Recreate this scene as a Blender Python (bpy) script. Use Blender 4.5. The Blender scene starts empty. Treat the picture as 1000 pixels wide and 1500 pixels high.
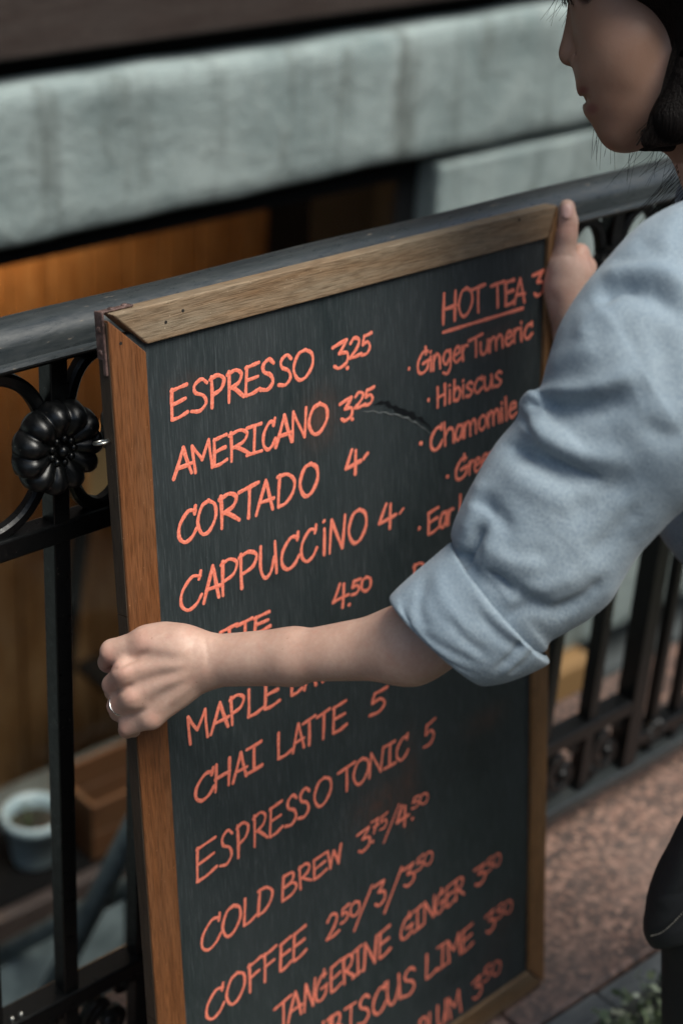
import bpy, math, random
import numpy as np
from mathutils import Vector, Matrix
random.seed(7); rng = np.random.default_rng(7)
S = bpy.context.scene
COL = S.collection

# ------------------------------------------------------------------ camera
FPX = 2550.0                       # focal length in photo pixels (1500 px tall)
def _n(v): return v / np.linalg.norm(v)
def _r(p): return np.array([p[0]-500., -(p[1]-750.), -FPX])
_X = _n(_r((3690, -404))); _Z = -_n(_r((207, 5403)))
_Z = _n(_Z - _X*(_Z@_X)*.5); _X = _n(_X - _Z*(_X@_Z)); _Y = np.cross(_Z, _X)
ROT = np.array([_X, _Y, _Z])       # world = ROT @ camera
EYE = np.array([0, 0, 1.555])
cam = bpy.data.cameras.new('camera'); camo = bpy.data.objects.new('camera', cam); COL.objects.link(camo)
camo.matrix_world = Matrix.Translation(EYE.tolist()) @ Matrix(ROT.tolist()).to_4x4()
cam.sensor_fit = 'VERTICAL'; cam.sensor_height = 36; cam.lens = 36*FPX/1500
cam.clip_start = .05; cam.clip_end = 500
cam.dof.use_dof = True; cam.dof.focus_distance = 1.41; cam.dof.aperture_fstop = 3.5
S.camera = camo

# ------------------------------------------------------------------ world, sun, exposure
w = bpy.data.worlds.new('World'); S.world = w; w.use_nodes = True
nt = w.node_tree; nt.nodes.clear()
sky = nt.nodes.new('ShaderNodeTexSky'); sky.sky_type = 'NISHITA'; sky.sun_disc = False
SUN_EL, SUN_AZ = math.radians(63), math.radians(172)
sky.sun_elevation = SUN_EL; sky.sun_rotation = SUN_AZ; sky.dust_density = 4; sky.air_density = 1.0
bg = nt.nodes.new('ShaderNodeBackground'); bg.inputs['Strength'].default_value = .09
wo = nt.nodes.new('ShaderNodeOutputWorld')
tint = nt.nodes.new('ShaderNodeMix'); tint.data_type = 'RGBA'; tint.blend_type = 'MULTIPLY'; tint.inputs[0].default_value = 1
tint.inputs[7].default_value = (.95, 1.0, .95, 1)             # colour balance: slight green tint on the sky light
nt.links.new(sky.outputs[0], tint.inputs[6]); nt.links.new(tint.outputs[2], bg.inputs[0]); nt.links.new(bg.outputs[0], wo.inputs[0])
sl = bpy.data.lights.new('sun', 'SUN'); sl.energy = 1.5; sl.angle = math.radians(30); sl.color = (1, .985, .92)
so = bpy.data.objects.new('sun', sl); COL.objects.link(so)
sd = Vector((math.sin(SUN_AZ)*math.cos(SUN_EL), math.cos(SUN_AZ)*math.cos(SUN_EL), math.sin(SUN_EL)))
so.rotation_euler = sd.to_track_quat('Z', 'Y').to_euler()
S.view_settings.view_transform = 'Standard'; S.view_settings.look = 'None'
S.view_settings.exposure = 1.0; S.view_settings.gamma = 1
S.render.engine = 'CYCLES'; S.cycles.use_denoising = True
S.cycles.max_bounces = 6; S.cycles.diffuse_bounces = 3; S.cycles.transparent_max_bounces = 8

# ------------------------------------------------------------------ helpers
def at(px, py, d):
    return ROT @ (_r((px, py))*d/FPX) + EYE
def seen(P):
    q = (np.asarray(P)-EYE) @ ROT
    z = -q[..., 2]
    return 500+FPX*q[..., 0]/z, 750-FPX*q[..., 1]/z, z
def empty(name, loc=(0, 0, 0), parent=None):
    o = bpy.data.objects.new(name, None); COL.objects.link(o); o.location = loc
    if parent: o.parent = parent
    return o
def tag(o, label=None, cat=None, group=None, kind=None):
    if label: o['label'] = label
    if cat: o['category'] = cat
    if group: o['group'] = group
    if kind: o['kind'] = kind
    return o
def bev(o, wd=.001, seg=2):
    m = o.modifiers.new('bevel', 'BEVEL'); m.width = wd; m.segments = seg; m.limit_method = 'ANGLE'; m.angle_limit = math.radians(35)
    return o
def link(name, me, mat, parent=None, smooth=False):
    o = bpy.data.objects.new(name, me); COL.objects.link(o)
    if mat and not me.materials: me.materials.append(mat)
    if parent is not None:
        o.parent = parent; o.matrix_parent_inverse = Matrix.Translation(-Vector(parent.location)) if parent.type == 'EMPTY' else Matrix()
    if smooth: me.shade_smooth()
    return o
class MB:
    def __init__(s): s.v = []; s.f = []
    def add(s, v, f):
        b = len(s.v); s.v += [tuple(map(float, p)) for p in v]; s.f += [tuple(b+i for i in q) for q in f]; return s
    def box(s, x0, x1, y0, y1, z0, z1, M=None):
        v = [(x, y, z) for z in (z0, z1) for y in (y0, y1) for x in (x0, x1)]
        if M is not None: v = [tuple(M @ Vector(p)) for p in v]
        return s.add(v, [(0, 2, 3, 1), (4, 5, 7, 6), (0, 1, 5, 4), (2, 6, 7, 3), (0, 4, 6, 2), (1, 3, 7, 5)])
    def prism(s, poly, ext, M=None):   # poly of 3-vectors, extruded by ext
        n = len(poly); v = [Vector(p) for p in poly]+[Vector(p)+Vector(ext) for p in poly]
        if M is not None: v = [M @ p for p in v]
        f = [tuple(range(n)), tuple(reversed(range(n, 2*n)))]
        f += [(i, i+n, (i+1) % n+n, (i+1) % n) for i in range(n)]
        return s.add([tuple(p) for p in v], f)
    def tube(s, pts, r, seg=8, sec=None, up=None, caps=True):
        pts = [Vector(p) for p in pts]; n = len(pts)
        if not hasattr(r, '__len__'): r = [r]*n
        ref = Vector(up) if up is not None else None
        b = len(s.v); prev = None
        for i, p in enumerate(pts):
            t = (pts[min(i+1, n-1)]-pts[max(i-1, 0)]).normalized()
            if ref is not None: a = (ref - t*ref.dot(t)).normalized()
            elif prev is None:
                a = t.orthogonal().normalized()
            else: a = (prev - t*prev.dot(t)).normalized()
            prev = a; c = t.cross(a)
            if sec is None: q = [(math.cos(2*math.pi*k/seg), math.sin(2*math.pi*k/seg)) for k in range(seg)]
            else: q = sec
            for (ca, cb) in q: s.v.append(tuple(p + a*(ca*r[i]) + c*(cb*r[i])))
        m = len(q)
        for i in range(n-1):
            for k in range(m):
                s.f.append((b+i*m+k, b+i*m+(k+1) % m, b+(i+1)*m+(k+1) % m, b+(i+1)*m+k))
        if caps:
            s.f.append(tuple(b+k for k in reversed(range(m)))); s.f.append(tuple(b+(n-1)*m+k for k in range(m)))
        return s
    def ball(s, c, r, seg=10, rings=6, M=None, sc=(1, 1, 1)):
        v = []; f = []
        for i in range(rings+1):
            th = math.pi*i/rings
            for k in range(seg):
                ph = 2*math.pi*k/seg
                p = Vector((math.sin(th)*math.cos(ph)*sc[0], math.sin(th)*math.sin(ph)*sc[1], math.cos(th)*sc[2]))*r
                if M is not None: p = M @ p
                v.append(tuple(Vector(c)+p))
        for i in range(rings):
            for k in range(seg):
                f.append((i*seg+k, (i+1)*seg+k, (i+1)*seg+(k+1) % seg, i*seg+(k+1) % seg))
        return s.add(v, f)
    def build(s, name, mat, parent=None, smooth=False):
        me = bpy.data.meshes.new(name); me.from_pydata(s.v, [], s.f); me.validate(); me.update()
        return link(name, me, mat, parent, smooth)

# ------------------------------------------------------------------ materials
def mat(name, base=(.5, .5, .5), rough=.6, metal=0, spec=.5):
    m = bpy.data.materials.new(name); m.use_nodes = True
    b = m.node_tree.nodes['Principled BSDF']
    b.inputs['Base Color'].default_value = (*base, 1); b.inputs['Roughness'].default_value = rough
    b.inputs['Metallic'].default_value = metal; b.inputs['Specular IOR Level'].default_value = spec
    return m
class NT:
    def __init__(s, m):
        s.m = m; s.t = m.node_tree; s.b = s.t.nodes['Principled BSDF']; s.co = s.t.nodes.new('ShaderNodeTexCoord')
    def n(s, k, **kw):
        x = s.t.nodes.new(k)
        for a, b in kw.items(): setattr(x, a, b)
        return x
    def l(s, a, b): s.t.links.new(a, b)
    def mapping(s, scale=(1, 1, 1), rot=(0, 0, 0), loc=(0, 0, 0), coord='Object'):
        m = s.n('ShaderNodeMapping'); m.inputs['Scale'].default_value = scale; m.inputs['Rotation'].default_value = rot
        m.inputs['Location'].default_value = loc
        s.l(s.co.outputs[coord], m.inputs[0]); return m.outputs[0]
    def noise(s, vec, scale, detail=4, rough=.55, dist=0):
        x = s.n('ShaderNodeTexNoise'); x.inputs['Scale'].default_value = scale; x.inputs['Detail'].default_value = detail
        x.inputs['Roughness'].default_value = rough; x.inputs['Distortion'].default_value = dist
        s.l(vec, x.inputs['Vector']); return x.outputs['Fac']
    def ramp(s, fac, stops):
        r = s.n('ShaderNodeValToRGB'); e = r.color_ramp.elements
        while len(e) < len(stops): e.new(.5)
        for i, (p, c) in enumerate(stops):
            e[i].position = p; e[i].color = (*c, 1) if hasattr(c, '__len__') else (c, c, c, 1)
        s.l(fac, r.inputs[0]); return r.outputs[0]
    def mix(s, fac, a, b, mode='MIX'):
        x = s.n('ShaderNodeMix', data_type='RGBA', blend_type=mode)
        for sock, v in ((x.inputs[0], fac), (x.inputs[6], a), (x.inputs[7], b)):
            if hasattr(v, 'node'): s.l(v, sock)
            elif hasattr(v, '__len__'): sock.default_value = (*v, 1)
            else: sock.default_value = v
        return x.outputs[2]
    def math(s, op, a, b=0, c=None, clamp=False):
        x = s.n('ShaderNodeMath', operation=op, use_clamp=clamp)
        for i, v in enumerate((a, b) if c is None else (a, b, c)):
            if hasattr(v, 'node'): s.l(v, x.inputs[i])
            else: x.inputs[i].default_value = v
        return x.outputs[0]
    def bump(s, h, strength=.3, dist=.002, normal=None):
        x = s.n('ShaderNodeBump'); x.inputs['Strength'].default_value = strength; x.inputs['Distance'].default_value = dist
        s.l(h, x.inputs['Height'])
        if normal is not None: s.l(normal, x.inputs['Normal'])
        s.l(x.outputs[0], s.b.inputs['Normal']); return x.outputs[0]
    def color(s, c): s.l(c, s.b.inputs['Base Color'])
    def rough(s, c): s.l(c, s.b.inputs['Roughness'])

def wood(name, dark, light, grey, along=(1, 1, 14), greyamt=.5, rough=.55, seed=0):
    m = mat(name, rough=rough, spec=.3); n = NT(m)
    sc = tuple(90./a for a in along)
    v = n.mapping(scale=sc, loc=(seed, seed*2, seed*3))
    g = n.noise(v, 2.2, 6, .65, .6)
    g2 = n.noise(n.mapping(scale=tuple(400./a for a in along), loc=(seed, 0, 0)), 2, 3)
    c = n.ramp(g, [(.3, dark), (.62, light)])
    wv = n.noise(n.mapping(scale=tuple(24/a**.7 for a in along), loc=(seed*3, 1, 2)), 1.5, 5, .6)
    c = n.mix(n.ramp(wv, [(.5-.2*greyamt, 0), (.78-.2*greyamt, min(1, greyamt*1.3))]), c, grey)
    c = n.mix(n.ramp(g2, [(.35, .55), (.55, 0)]), c, tuple(x*.45 for x in dark))
    sp = n.noise(n.mapping(scale=(60, 60, 60)), 6, 2)
    c = n.mix(n.ramp(sp, [(.7, 0), (.74, .6)]), c, tuple(min(1, x*2.2) for x in grey))
    n.color(c); n.bump(n.math('ADD', g, g2), .35, .0012)
    n.rough(n.ramp(g2, [(.3, rough-.1), (.7, rough+.15)]))
    return m

M = {}
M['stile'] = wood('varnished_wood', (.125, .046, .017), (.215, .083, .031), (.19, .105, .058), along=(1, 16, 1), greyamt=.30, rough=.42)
M['stile_side'] = wood('worn_side_wood', (.035, .024, .016), (.062, .040, .026), (.07, .055, .04), along=(1, 16, 1), greyamt=.5, rough=.6, seed=2)  # darker wood for the board's side and back
M['stile_right'] = wood('sunned_stile_wood', (.15, .072, .028), (.26, .13, .055), (.24, .15, .09), along=(1, 16, 1), greyamt=.35, rough=.45, seed=17)  # right stile, paler than the left one
M['top_rail'] = wood('weathered_wood', (.13, .073, .036), (.27, .165, .09), (.27, .215, .15), along=(16, 1, 1), greyamt=.7, rough=.6, seed=4)
M['bot_rail'] = wood('lower_wood', (.12, .065, .03), (.20, .115, .055), (.2, .16, .11), along=(16, 1, 1), greyamt=.5, rough=.6, seed=6)

# blackboard paint: vertical brush streaks, scuffs, orange chalk dust (coordinates are the board's own)
def blackboard():
    m = mat('blackboard_paint', rough=.5, spec=.4); n = NT(m)
    s1 = n.noise(n.mapping(scale=(260, 9, 9)), 2.2, 5, .7)
    s2 = n.noise(n.mapping(scale=(7, 3, 3)), 1.4, 4, .6)
    c = n.mix(n.ramp(s1, [(.3, 0), (.75, 1)]), (.012, .018, .020), (.036, .048, .051))
    c = n.mix(n.ramp(s2, [(.35, 0), (.75, .55)]), c, (.045, .052, .056))
    hf = n.noise(n.mapping(scale=(500, 28, 40)), 1.5, 4, .7)
    c = n.mix(n.ramp(hf, [(.52, 0), (.72, .6)]), c, (.10, .112, .118))
    sp = n.noise(n.mapping(scale=(200, 200, 200)), 2, 2)
    c = n.mix(n.ramp(sp, [(.72, 0), (.78, .5)]), c, (.14, .15, .15))
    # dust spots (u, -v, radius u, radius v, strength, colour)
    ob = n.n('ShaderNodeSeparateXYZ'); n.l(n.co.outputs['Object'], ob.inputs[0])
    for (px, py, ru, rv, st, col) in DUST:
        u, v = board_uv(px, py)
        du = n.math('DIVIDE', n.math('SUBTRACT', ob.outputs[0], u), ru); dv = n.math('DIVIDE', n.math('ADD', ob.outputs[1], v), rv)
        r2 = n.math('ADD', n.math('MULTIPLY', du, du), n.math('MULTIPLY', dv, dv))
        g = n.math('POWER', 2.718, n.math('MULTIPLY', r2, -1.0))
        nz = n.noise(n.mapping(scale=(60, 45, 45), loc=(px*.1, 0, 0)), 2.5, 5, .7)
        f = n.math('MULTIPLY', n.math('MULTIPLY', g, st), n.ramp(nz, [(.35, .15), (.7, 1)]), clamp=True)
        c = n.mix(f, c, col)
    n.color(c); n.bump(n.math('ADD', s1, n.math('MULTIPLY', hf, .5)), .18, .0008)
    n.rough(n.ramp(s2, [(.3, .38), (.7, .55)]))
    return m

M['paint'] = mat('orange_marker_paint', (.9, .22, .13), .7, spec=.15)
n = NT(M['paint']); nz = n.noise(n.mapping(scale=(150, 150, 150)), 3, 4, .6); n2 = n.noise(n.mapping(scale=(420, 60, 60)), 2.5, 5, .75)
cc = n.mix(n.ramp(nz, [(.35, 0), (.7, 1)]), (.82, .18, .11), (.98, .33, .23))
n.color(n.mix(n.ramp(n2, [(.57, 0), (.72, .6)]), cc, (.36, .09, .06))); n.bump(nz, .2, .0006)

M['iron'] = mat('black_iron', (.003, .0035, .004), .3, spec=.42)
n = NT(M['iron']); a = n.noise(n.mapping(scale=(60, 60, 60)), 2.5, 4); n.bump(a, .25, .0012)
n.rough(n.ramp(a, [(.3, .26), (.7, .42)]))
b_ = n.noise(n.mapping(scale=(90, 90, 90)), 4, 2); n.color(n.mix(n.ramp(b_, [(.72, 0), (.76, 1)]), (.003, .0035, .004), (.08, .07, .06)))
M['rail_top'] = mat('worn_handrail_paint', (.03, .03, .03), .3, spec=.6)
n = NT(M['rail_top']); a = n.noise(n.mapping(scale=(4, 60, 60)), 3, 5, .6)
b_ = n.noise(n.mapping(scale=(25, 90, 90)), 3, 4, .6)
c_ = n.mix(n.ramp(a, [(.3, 0), (.7, 1)]), (.016, .021, .024), (.036, .041, .042))  # bluish lift in the base colour stands in for sky reflection
c_ = n.mix(n.ramp(b_, [(.66, 0), (.72, .8)]), c_, (.16, .13, .10))
n.color(c_); n.rough(n.ramp(b_, [(.35, .26), (.7, .5)])); n.bump(b_, .25, .001)
M['bracket'] = mat('rusty_bracket', (.12, .065, .055), .45, metal=.3)
n = NT(M['bracket']); a = n.noise(n.mapping(scale=(80, 80, 80)), 2, 5)
n.color(n.mix(n.ramp(a, [(.35, 0), (.65, 1)]), (.045, .026, .022), (.20, .125, .11))); n.bump(a, .4, .001)
M['steel'] = mat('zinc_steel', (.45, .45, .42), .3, metal=1)
M['gold'] = mat('silver_ring', (.75, .72, .68), .15, metal=1)
M['hole'] = mat('dark_hole', (.01, .008, .006), .9)

def plaster():
    m = mat('painted_stone', rough=.8, spec=.2); n = NT(m)
    a = n.noise(n.mapping(scale=(1, 1, 1)), 5.5, 7, .65, .5)
    st = n.noise(n.mapping(scale=(9, 9, 1.3)), 1.6, 5, .62)
    d = n.noise(n.mapping(scale=(1, 1, 1)), 38, 4, .7)
    c = n.mix(n.ramp(a, [(.35, 0), (.68, 1)]), (.20, .25, .248), (.32, .375, .368))
    c = n.mix(n.ramp(st, [(.52, 0), (.72, .8)]), c, (.085, .095, .085))
    c = n.mix(n.ramp(d, [(.55, 0), (.8, .5)]), c, (.36, .40, .38))
    n.color(c); n.bump(n.math('ADD', a, n.math('MULTIPLY', d, .4)), .6, .02); return m
M['plaster'] = plaster()
M['siding'] = wood('dark_brown_siding', (.034, .024, .021), (.062, .046, .040), (.085, .070, .063), along=(14, 1, 1), greyamt=.5, rough=.5, seed=9)
M['dark'] = mat('dark_recess', (.006, .006, .006), .9, spec=.03)
M['frame_dark'] = mat('dark_window_frame', (.008, .009, .010), .7, spec=.06)
M['panel'] = wood('amber_wood_panel', (.13, .064, .025), (.28, .15, .065), (.42, .28, .16), along=(1, 1, 10), greyamt=.4, rough=.5, seed=11)
M['bench'] = wood('bench_wood', (.055, .024, .010), (.10, .043, .017), (.08, .05, .025), along=(10, 1, 1), greyamt=.3, rough=.5, seed=13)
def granite():
    m = mat('pink_granite', rough=.55, spec=.4); n = NT(m)
    v1 = n.n('ShaderNodeTexVoronoi'); v1.inputs['Scale'].default_value = 130; n.l(n.mapping(), v1.inputs['Vector'])
    sp = n.n('ShaderNodeSeparateColor'); n.l(v1.outputs['Color'], sp.inputs[0])
    a = n.noise(n.mapping(), 95, 5, .75); b = n.noise(n.mapping(), 38, 4, .7)
    c = n.ramp(sp.outputs[0], [(.0, (.045, .038, .036)), (.25, (.13, .082, .066)), (.5, (.21, .122, .095)), (.9, (.35, .215, .165))])
    c = n.mix(n.ramp(a, [(.42, .9), (.54, 0)]), c, (.07, .055, .050))
    c = n.mix(n.ramp(b, [(.5, 0), (.72, .5)]), c, (.29, .185, .15))
    g = n.noise(n.mapping(), 5, 4); c = n.mix(n.ramp(g, [(.42, 0), (.7, .5)]), c, (.16, .125, .11))
    n.color(c); n.bump(a, .25, .002); return m
M['granite'] = granite()
M['greystone'] = mat('grey_edging', (.12, .13, .13), .6)
n = NT(M['greystone']); a = n.noise(n.mapping(scale=(2, 20, 20)), 6, 5, .65)
n.color(n.mix(n.ramp(a, [(.3, 0), (.7, 1)]), (.065, .072, .072), (.19, .20, .195))); n.bump(a, .4, .003)
M['concrete'] = mat('pit_concrete', (.1, .11, .11), .8)
n = NT(M['concrete']); a = n.noise(n.mapping(), 7, 6, .65); n.color(n.mix(n.ramp(a, [(.3, 0), (.7, 1)]), (.045, .052, .054), (.11, .125, .13))); n.bump(a, .5, .006)
M['pipe'] = mat('grey_painted_pipe', (.22, .27, .28), .45)
n = NT(M['pipe']); a = n.noise(n.mapping(), 30, 4); n.color(n.mix(n.ramp(a, [(.35, 0), (.7, 1)]), (.065, .088, .092), (.125, .16, .165)))
M['asphalt'] = mat('asphalt', (.05, .05, .05), .85)
n = NT(M['asphalt']); a = n.noise(n.mapping(), 120, 4, .7); n.color(n.mix(a, (.03, .03, .03), (.075, .073, .07))); n.bump(a, .5, .004)
M['soil'] = mat('soil', (.03, .022, .016), .95)
n = NT(M['soil']); a = n.noise(n.mapping(), 40, 5, .7); n.color(n.mix(a, (.012, .010, .008), (.05, .038, .026))); n.bump(a, 1, .02)
M['leaf'] = mat('ground_cover_leaf', (.07, .11, .05), .5)
n = NT(M['leaf']); gi = n.n('ShaderNodeNewGeometry'); n.color(n.ramp(gi.outputs['Random Per Island'], [(0, (.030, .055, .028)), (.4, (.15, .20, .10)), (.75, (.34, .39, .24)), (1, (.52, .55, .42))]))
M['pot'] = mat('white_pot', (.27, .35, .37), .35)
M['plant'] = mat('pot_plant', (.05, .07, .03), .6)

def skin():
    m = mat('skin', rough=.48, spec=.35); n = NT(m)
    at_ = n.n('ShaderNodeAttribute'); at_.attribute_name = 'blush'
    a = n.noise(n.mapping(), 30, 4, .6); f = n.noise(n.mapping(), 260, 3, .6)
    c = n.mix(n.ramp(a, [(.35, 0), (.7, 1)]), (.50, .315, .245), (.61, .415, .33))
    c = n.mix(n.ramp(f, [(.4, .16), (.7, 0)]), c, (.30, .14, .10))
    mo = n.noise(n.mapping(), 85, 3, .6); c = n.mix(n.ramp(mo, [(.55, 0), (.75, .25)]), c, (.55, .27, .21))
    fk = n.noise(n.mapping(), 330, 1, .5); c = n.mix(n.ramp(fk, [(.755, 0), (.79, .45)]), c, (.25, .12, .07))
    c = n.mix(at_.outputs['Fac'], c, (.50, .235, .18))
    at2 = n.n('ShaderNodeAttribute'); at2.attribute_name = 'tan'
    c = n.mix(at2.outputs['Fac'], c, (.20, .105, .066))  # shade on the face, painted into the skin colour
    at3 = n.n('ShaderNodeAttribute'); at3.attribute_name = 'lip'; c = n.mix(at3.outputs['Fac'], c, (.17, .05, .045))
    n.color(c); n.b.inputs['Subsurface Weight'].default_value = .12; n.b.inputs['Subsurface Radius'].default_value = (1, .35, .2)
    n.b.inputs['Subsurface Scale'].default_value = .006
    v = n.n('ShaderNodeTexVoronoi'); v.inputs['Scale'].default_value = 700; n.l(n.mapping(), v.inputs['Vector'])
    n.bump(n.math('ADD', f, n.math('MULTIPLY', v.outputs['Distance'], .4)), .16, .0006)
    return m
M['skin'] = skin()
M['nail'] = mat('nail', (.62, .38, .33), .25)
M['lip'] = mat('lip', (.22, .07, .06), .4)
def chambray():
    m = mat('chambray_cotton', rough=.85, spec=.15); n = NT(m)
    a = n.noise(n.mapping(), 14, 5, .6)
    f = n.noise(n.mapping(scale=(1, 1, .5), rot=(.4, .8, 0)), 900, 2, .6)
    f2 = n.noise(n.mapping(scale=(1, .5, 1), rot=(.4, .8, 0)), 420, 3, .7)
    c = n.mix(n.ramp(a, [(.35, 0), (.7, 1)]), (.235, .295, .35), (.335, .40, .45))
    c = n.mix(n.ramp(f, [(.35, .6), (.6, 0)]), c, (.13, .18, .235))
    c = n.mix(n.ramp(f2, [(.55, 0), (.8, .22)]), c, (.40, .46, .50))
    n.color(c); n.b.inputs['Sheen Weight'].default_value = .15
    h = n.math('ADD', f, n.math('MULTIPLY', f2, 1.0))
    b1 = n.bump(h, .35, .0009)
    w_ = n.noise(n.mapping(scale=(1, 1, 1)), 11, 3, .5, 1.2); n.bump(w_, .30, .008, b1)
    return m
M['shirt'] = chambray()
M['denim'] = mat('black_denim', (.006, .007, .009), .8)
n = NT(M['denim']); a = n.noise(n.mapping(), 500, 3, .7); b_ = n.noise(n.mapping(), 12, 4)
n.color(n.mix(a, (.003, .0035, .005), (.012, .014, .018))); n.bump(n.math('ADD', n.math('MULTIPLY', a, .3), b_), .5, .004)
M['stitch'] = mat('stitch_thread', (.16, .15, .13), .8)
def hairm():
    m = mat('black_hair', (.004, .003, .003), .6, spec=.08); n = NT(m)
    a = n.noise(n.mapping(scale=(260, 260, 22)), 2, 3); n.bump(a, .8, .003)
    n.color(n.mix(a, (.002, .0017, .0017), (.007, .005, .0045))); return m
M['hair'] = hairm()
M['shoe'] = mat('shoe_leather', (.012, .011, .011), .4)
M['lamp'] = mat('lamp_shade', (.75, .45, .2), .5)
M['lamp'].node_tree.nodes['Principled BSDF'].inputs['Emission Color'].default_value = (1, .55, .2, 1)
M['lamp'].node_tree.nodes['Principled BSDF'].inputs['Emission Strength'].default_value = 6

# ------------------------------------------------------------------ ground, kerb, light well (setting)
ZG = .140                                                     # granite top
COPY0, COPY1 = .880, 1.30
r_ = MB().box(-40, 40, -40, .30, -.3, 0).build('road', M['asphalt']); tag(r_, 'dark asphalt on the street side of the kerb', kind='structure')
b_ = MB()
NXS, NYS = 60, 10
vv = []; 
for j in range(NYS+1):
    for i in range(NXS+1): vv.append((-3+9*i/NXS, .30+.55*j/NYS, .035+.012*math.sin(i*1.7)+.01*math.sin(j*2.3+i)))
b_.add(vv, [(j*(NXS+1)+i, j*(NXS+1)+i+1, (j+1)*(NXS+1)+i+1, (j+1)*(NXS+1)+i) for j in range(NYS) for i in range(NXS)])
b_.box(-40, 40, .26, .299, -.1, .05)
tag(b_.build('soil_bed', M['soil'], smooth=True), 'narrow strip of dark soil along the granite', kind='structure')
cp = empty('granite_coping', (0, 1.09, 0)); tag(cp, 'speckled pink granite coping that carries the railing', kind='structure')
xs = [-4, -1.6, -.5, 1.15, 2.9, 8]
for i in range(5):
    bev(MB().box(xs[i]+.002, xs[i+1]-.002, COPY0, COPY1 if i >= 3 else 1.212, -.25, ZG).build('granite_block', M['granite'], cp), .004)
ke = empty('kerb_edging', (0, .865, 0)); tag(ke, 'narrow grey stone edging between pink granite and plants', kind='structure')
xk = [-4, -2.2, -.4, .55, 1.262, 2.05, 3.0, 5, 8]
for i in range(8):
    o = bev(MB().box(xk[i]+.002, xk[i+1]-.002, .845, .877, -.2, ZG-.004+.003*(i % 2)).build('edging_stone', M['greystone'], ke), .004)
ob_ = empty('opposite_building', (0, -9, 0)); tag(ob_, 'plain dark brick building across the street', 'building')  # out of view, added so more light comes from above
MB().box(-30, 30, -12, -9, 0, 7.5).build('wall', mat('dark_brick', (.10, .075, .065), .85), ob_)
for i in range(14):
    for zz in (1.0, 4.2): MB().box(-28+4.1*i, -26+4.1*i, -9.02, -8.97, zz, zz+2).build('window', mat('far_window', (.03, .035, .04), .15), ob_)
# light well
tag(MB().box(-6, 8, 1.302, 2.5, -1.6, -1.45).build('light_well_floor', M['concrete']), kind='structure')
tag(MB().box(-6, 8, 1.10, 1.205, -1.6, -.26).build('light_well_wall', M['concrete']), kind='structure')
st = empty('concrete_steps', (1.2, 1.7, -1.4)); tag(st, 'dark concrete steps going down into the light well behind the railing', 'steps')
for i in range(7):
    bev(MB().box(.30+.25*i, .30+.25*(i+1)-.003, 1.305, 2.10, -1.449, -1.40+.15*i+.0).build('step', M['concrete'], st), .008)

# ------------------------------------------------------------------ cafe building
bd = empty('cafe_building', (1.5, 2.3, -1.4)); tag(bd, 'grey painted stone cafe front with dark brown boards above and a low lit window', 'building')
YW = 2.2
def rough_beam(x0, x1, y0, y1, z0, z1, name, amp=.0035, nx=160, nz=8, seed=1):
    rg = np.random.default_rng(seed); mb = MB()
    ph = rg.uniform(0, 6, 8)
    def off(x, k): return amp*(math.sin(x*5.3+ph[k])+.6*math.sin(x*13.1+ph[k+1])+.4*math.sin(x*31+ph[k+2]))
    ring = []
    prof = [(y1, z0), (y0+.008, z0), (y0, z0+.01)]+[(y0, z0+.01+(z1-z0-.02)*t/nz) for t in range(1, nz)]+[(y0+.002, z1-.012), (y0+.012, z1), (y1, z1)]
    m_ = len(prof)
    for i in range(nx+1):
        x = x0+(x1-x0)*i/nx
        for k, (y, z) in enumerate(prof):
            zz = z + (off(x, 2) if k >= m_-3 else off(x, 0) if k < 3 else 0)*.8
            yy = y + (off(x+z*3, 4)*.5 if 0 < k < m_-1 else 0)
            mb.v.append((x, yy, zz))
    for i in range(nx):
        for k in range(m_-1): mb.f.append((i*m_+k, i*m_+k+1, (i+1)*m_+k+1, (i+1)*m_+k))
    return mb.build(name, M['plaster'], bd, True)
rough_beam(-6, 9, YW, YW+.35, .612, .848, 'stone_lintel', nx=700)
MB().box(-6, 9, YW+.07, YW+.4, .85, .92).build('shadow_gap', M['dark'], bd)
zb = .888
for i in range(14):
    hgt = .17
    bev(MB().box(-6, 9, YW+.02, YW+.35, zb, zb+hgt-.006).build('siding_board', M['siding'], bd), .006); zb += hgt
MB().box(-6, 9, YW+.03, YW+.4, zb, 6.5).build('upper_wall', M['plaster'], bd)
# pier right of the window, a wall left of it out of the frame
def pier(x0, x1, z0, z1, name):
    o = MB().box(x0, x1, YW+.004, YW+.35, z0, z1).build(name, M['plaster'], bd); return bev(o, .008)
pier(2.245, 9, -.70, .590, 'wall_pier'); pier(-6, .30, -.75, .590, 'wall_pier')
MB().box(-6, 9, YW+.05, YW+.35, .588, .614).build('joint', M['dark'], bd)
pl = bev(MB().box(2.245, 2.86, YW-.05, YW+.3, -.83, -.704).build('ochre_plinth', mat('ochre_plinth', (.26, .15, .06), .7), bd), .01)  # added strip; its ochre stands in for warm glow at the wall base
MB().box(2.245, 9, YW+.01, YW+.3, -1.449, -.835).build('base_wall', M['concrete'], bd)
pier(.302, 2.243, -1.449, -.70, 'wall_under_window').data.materials[0] = M['concrete']
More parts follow.
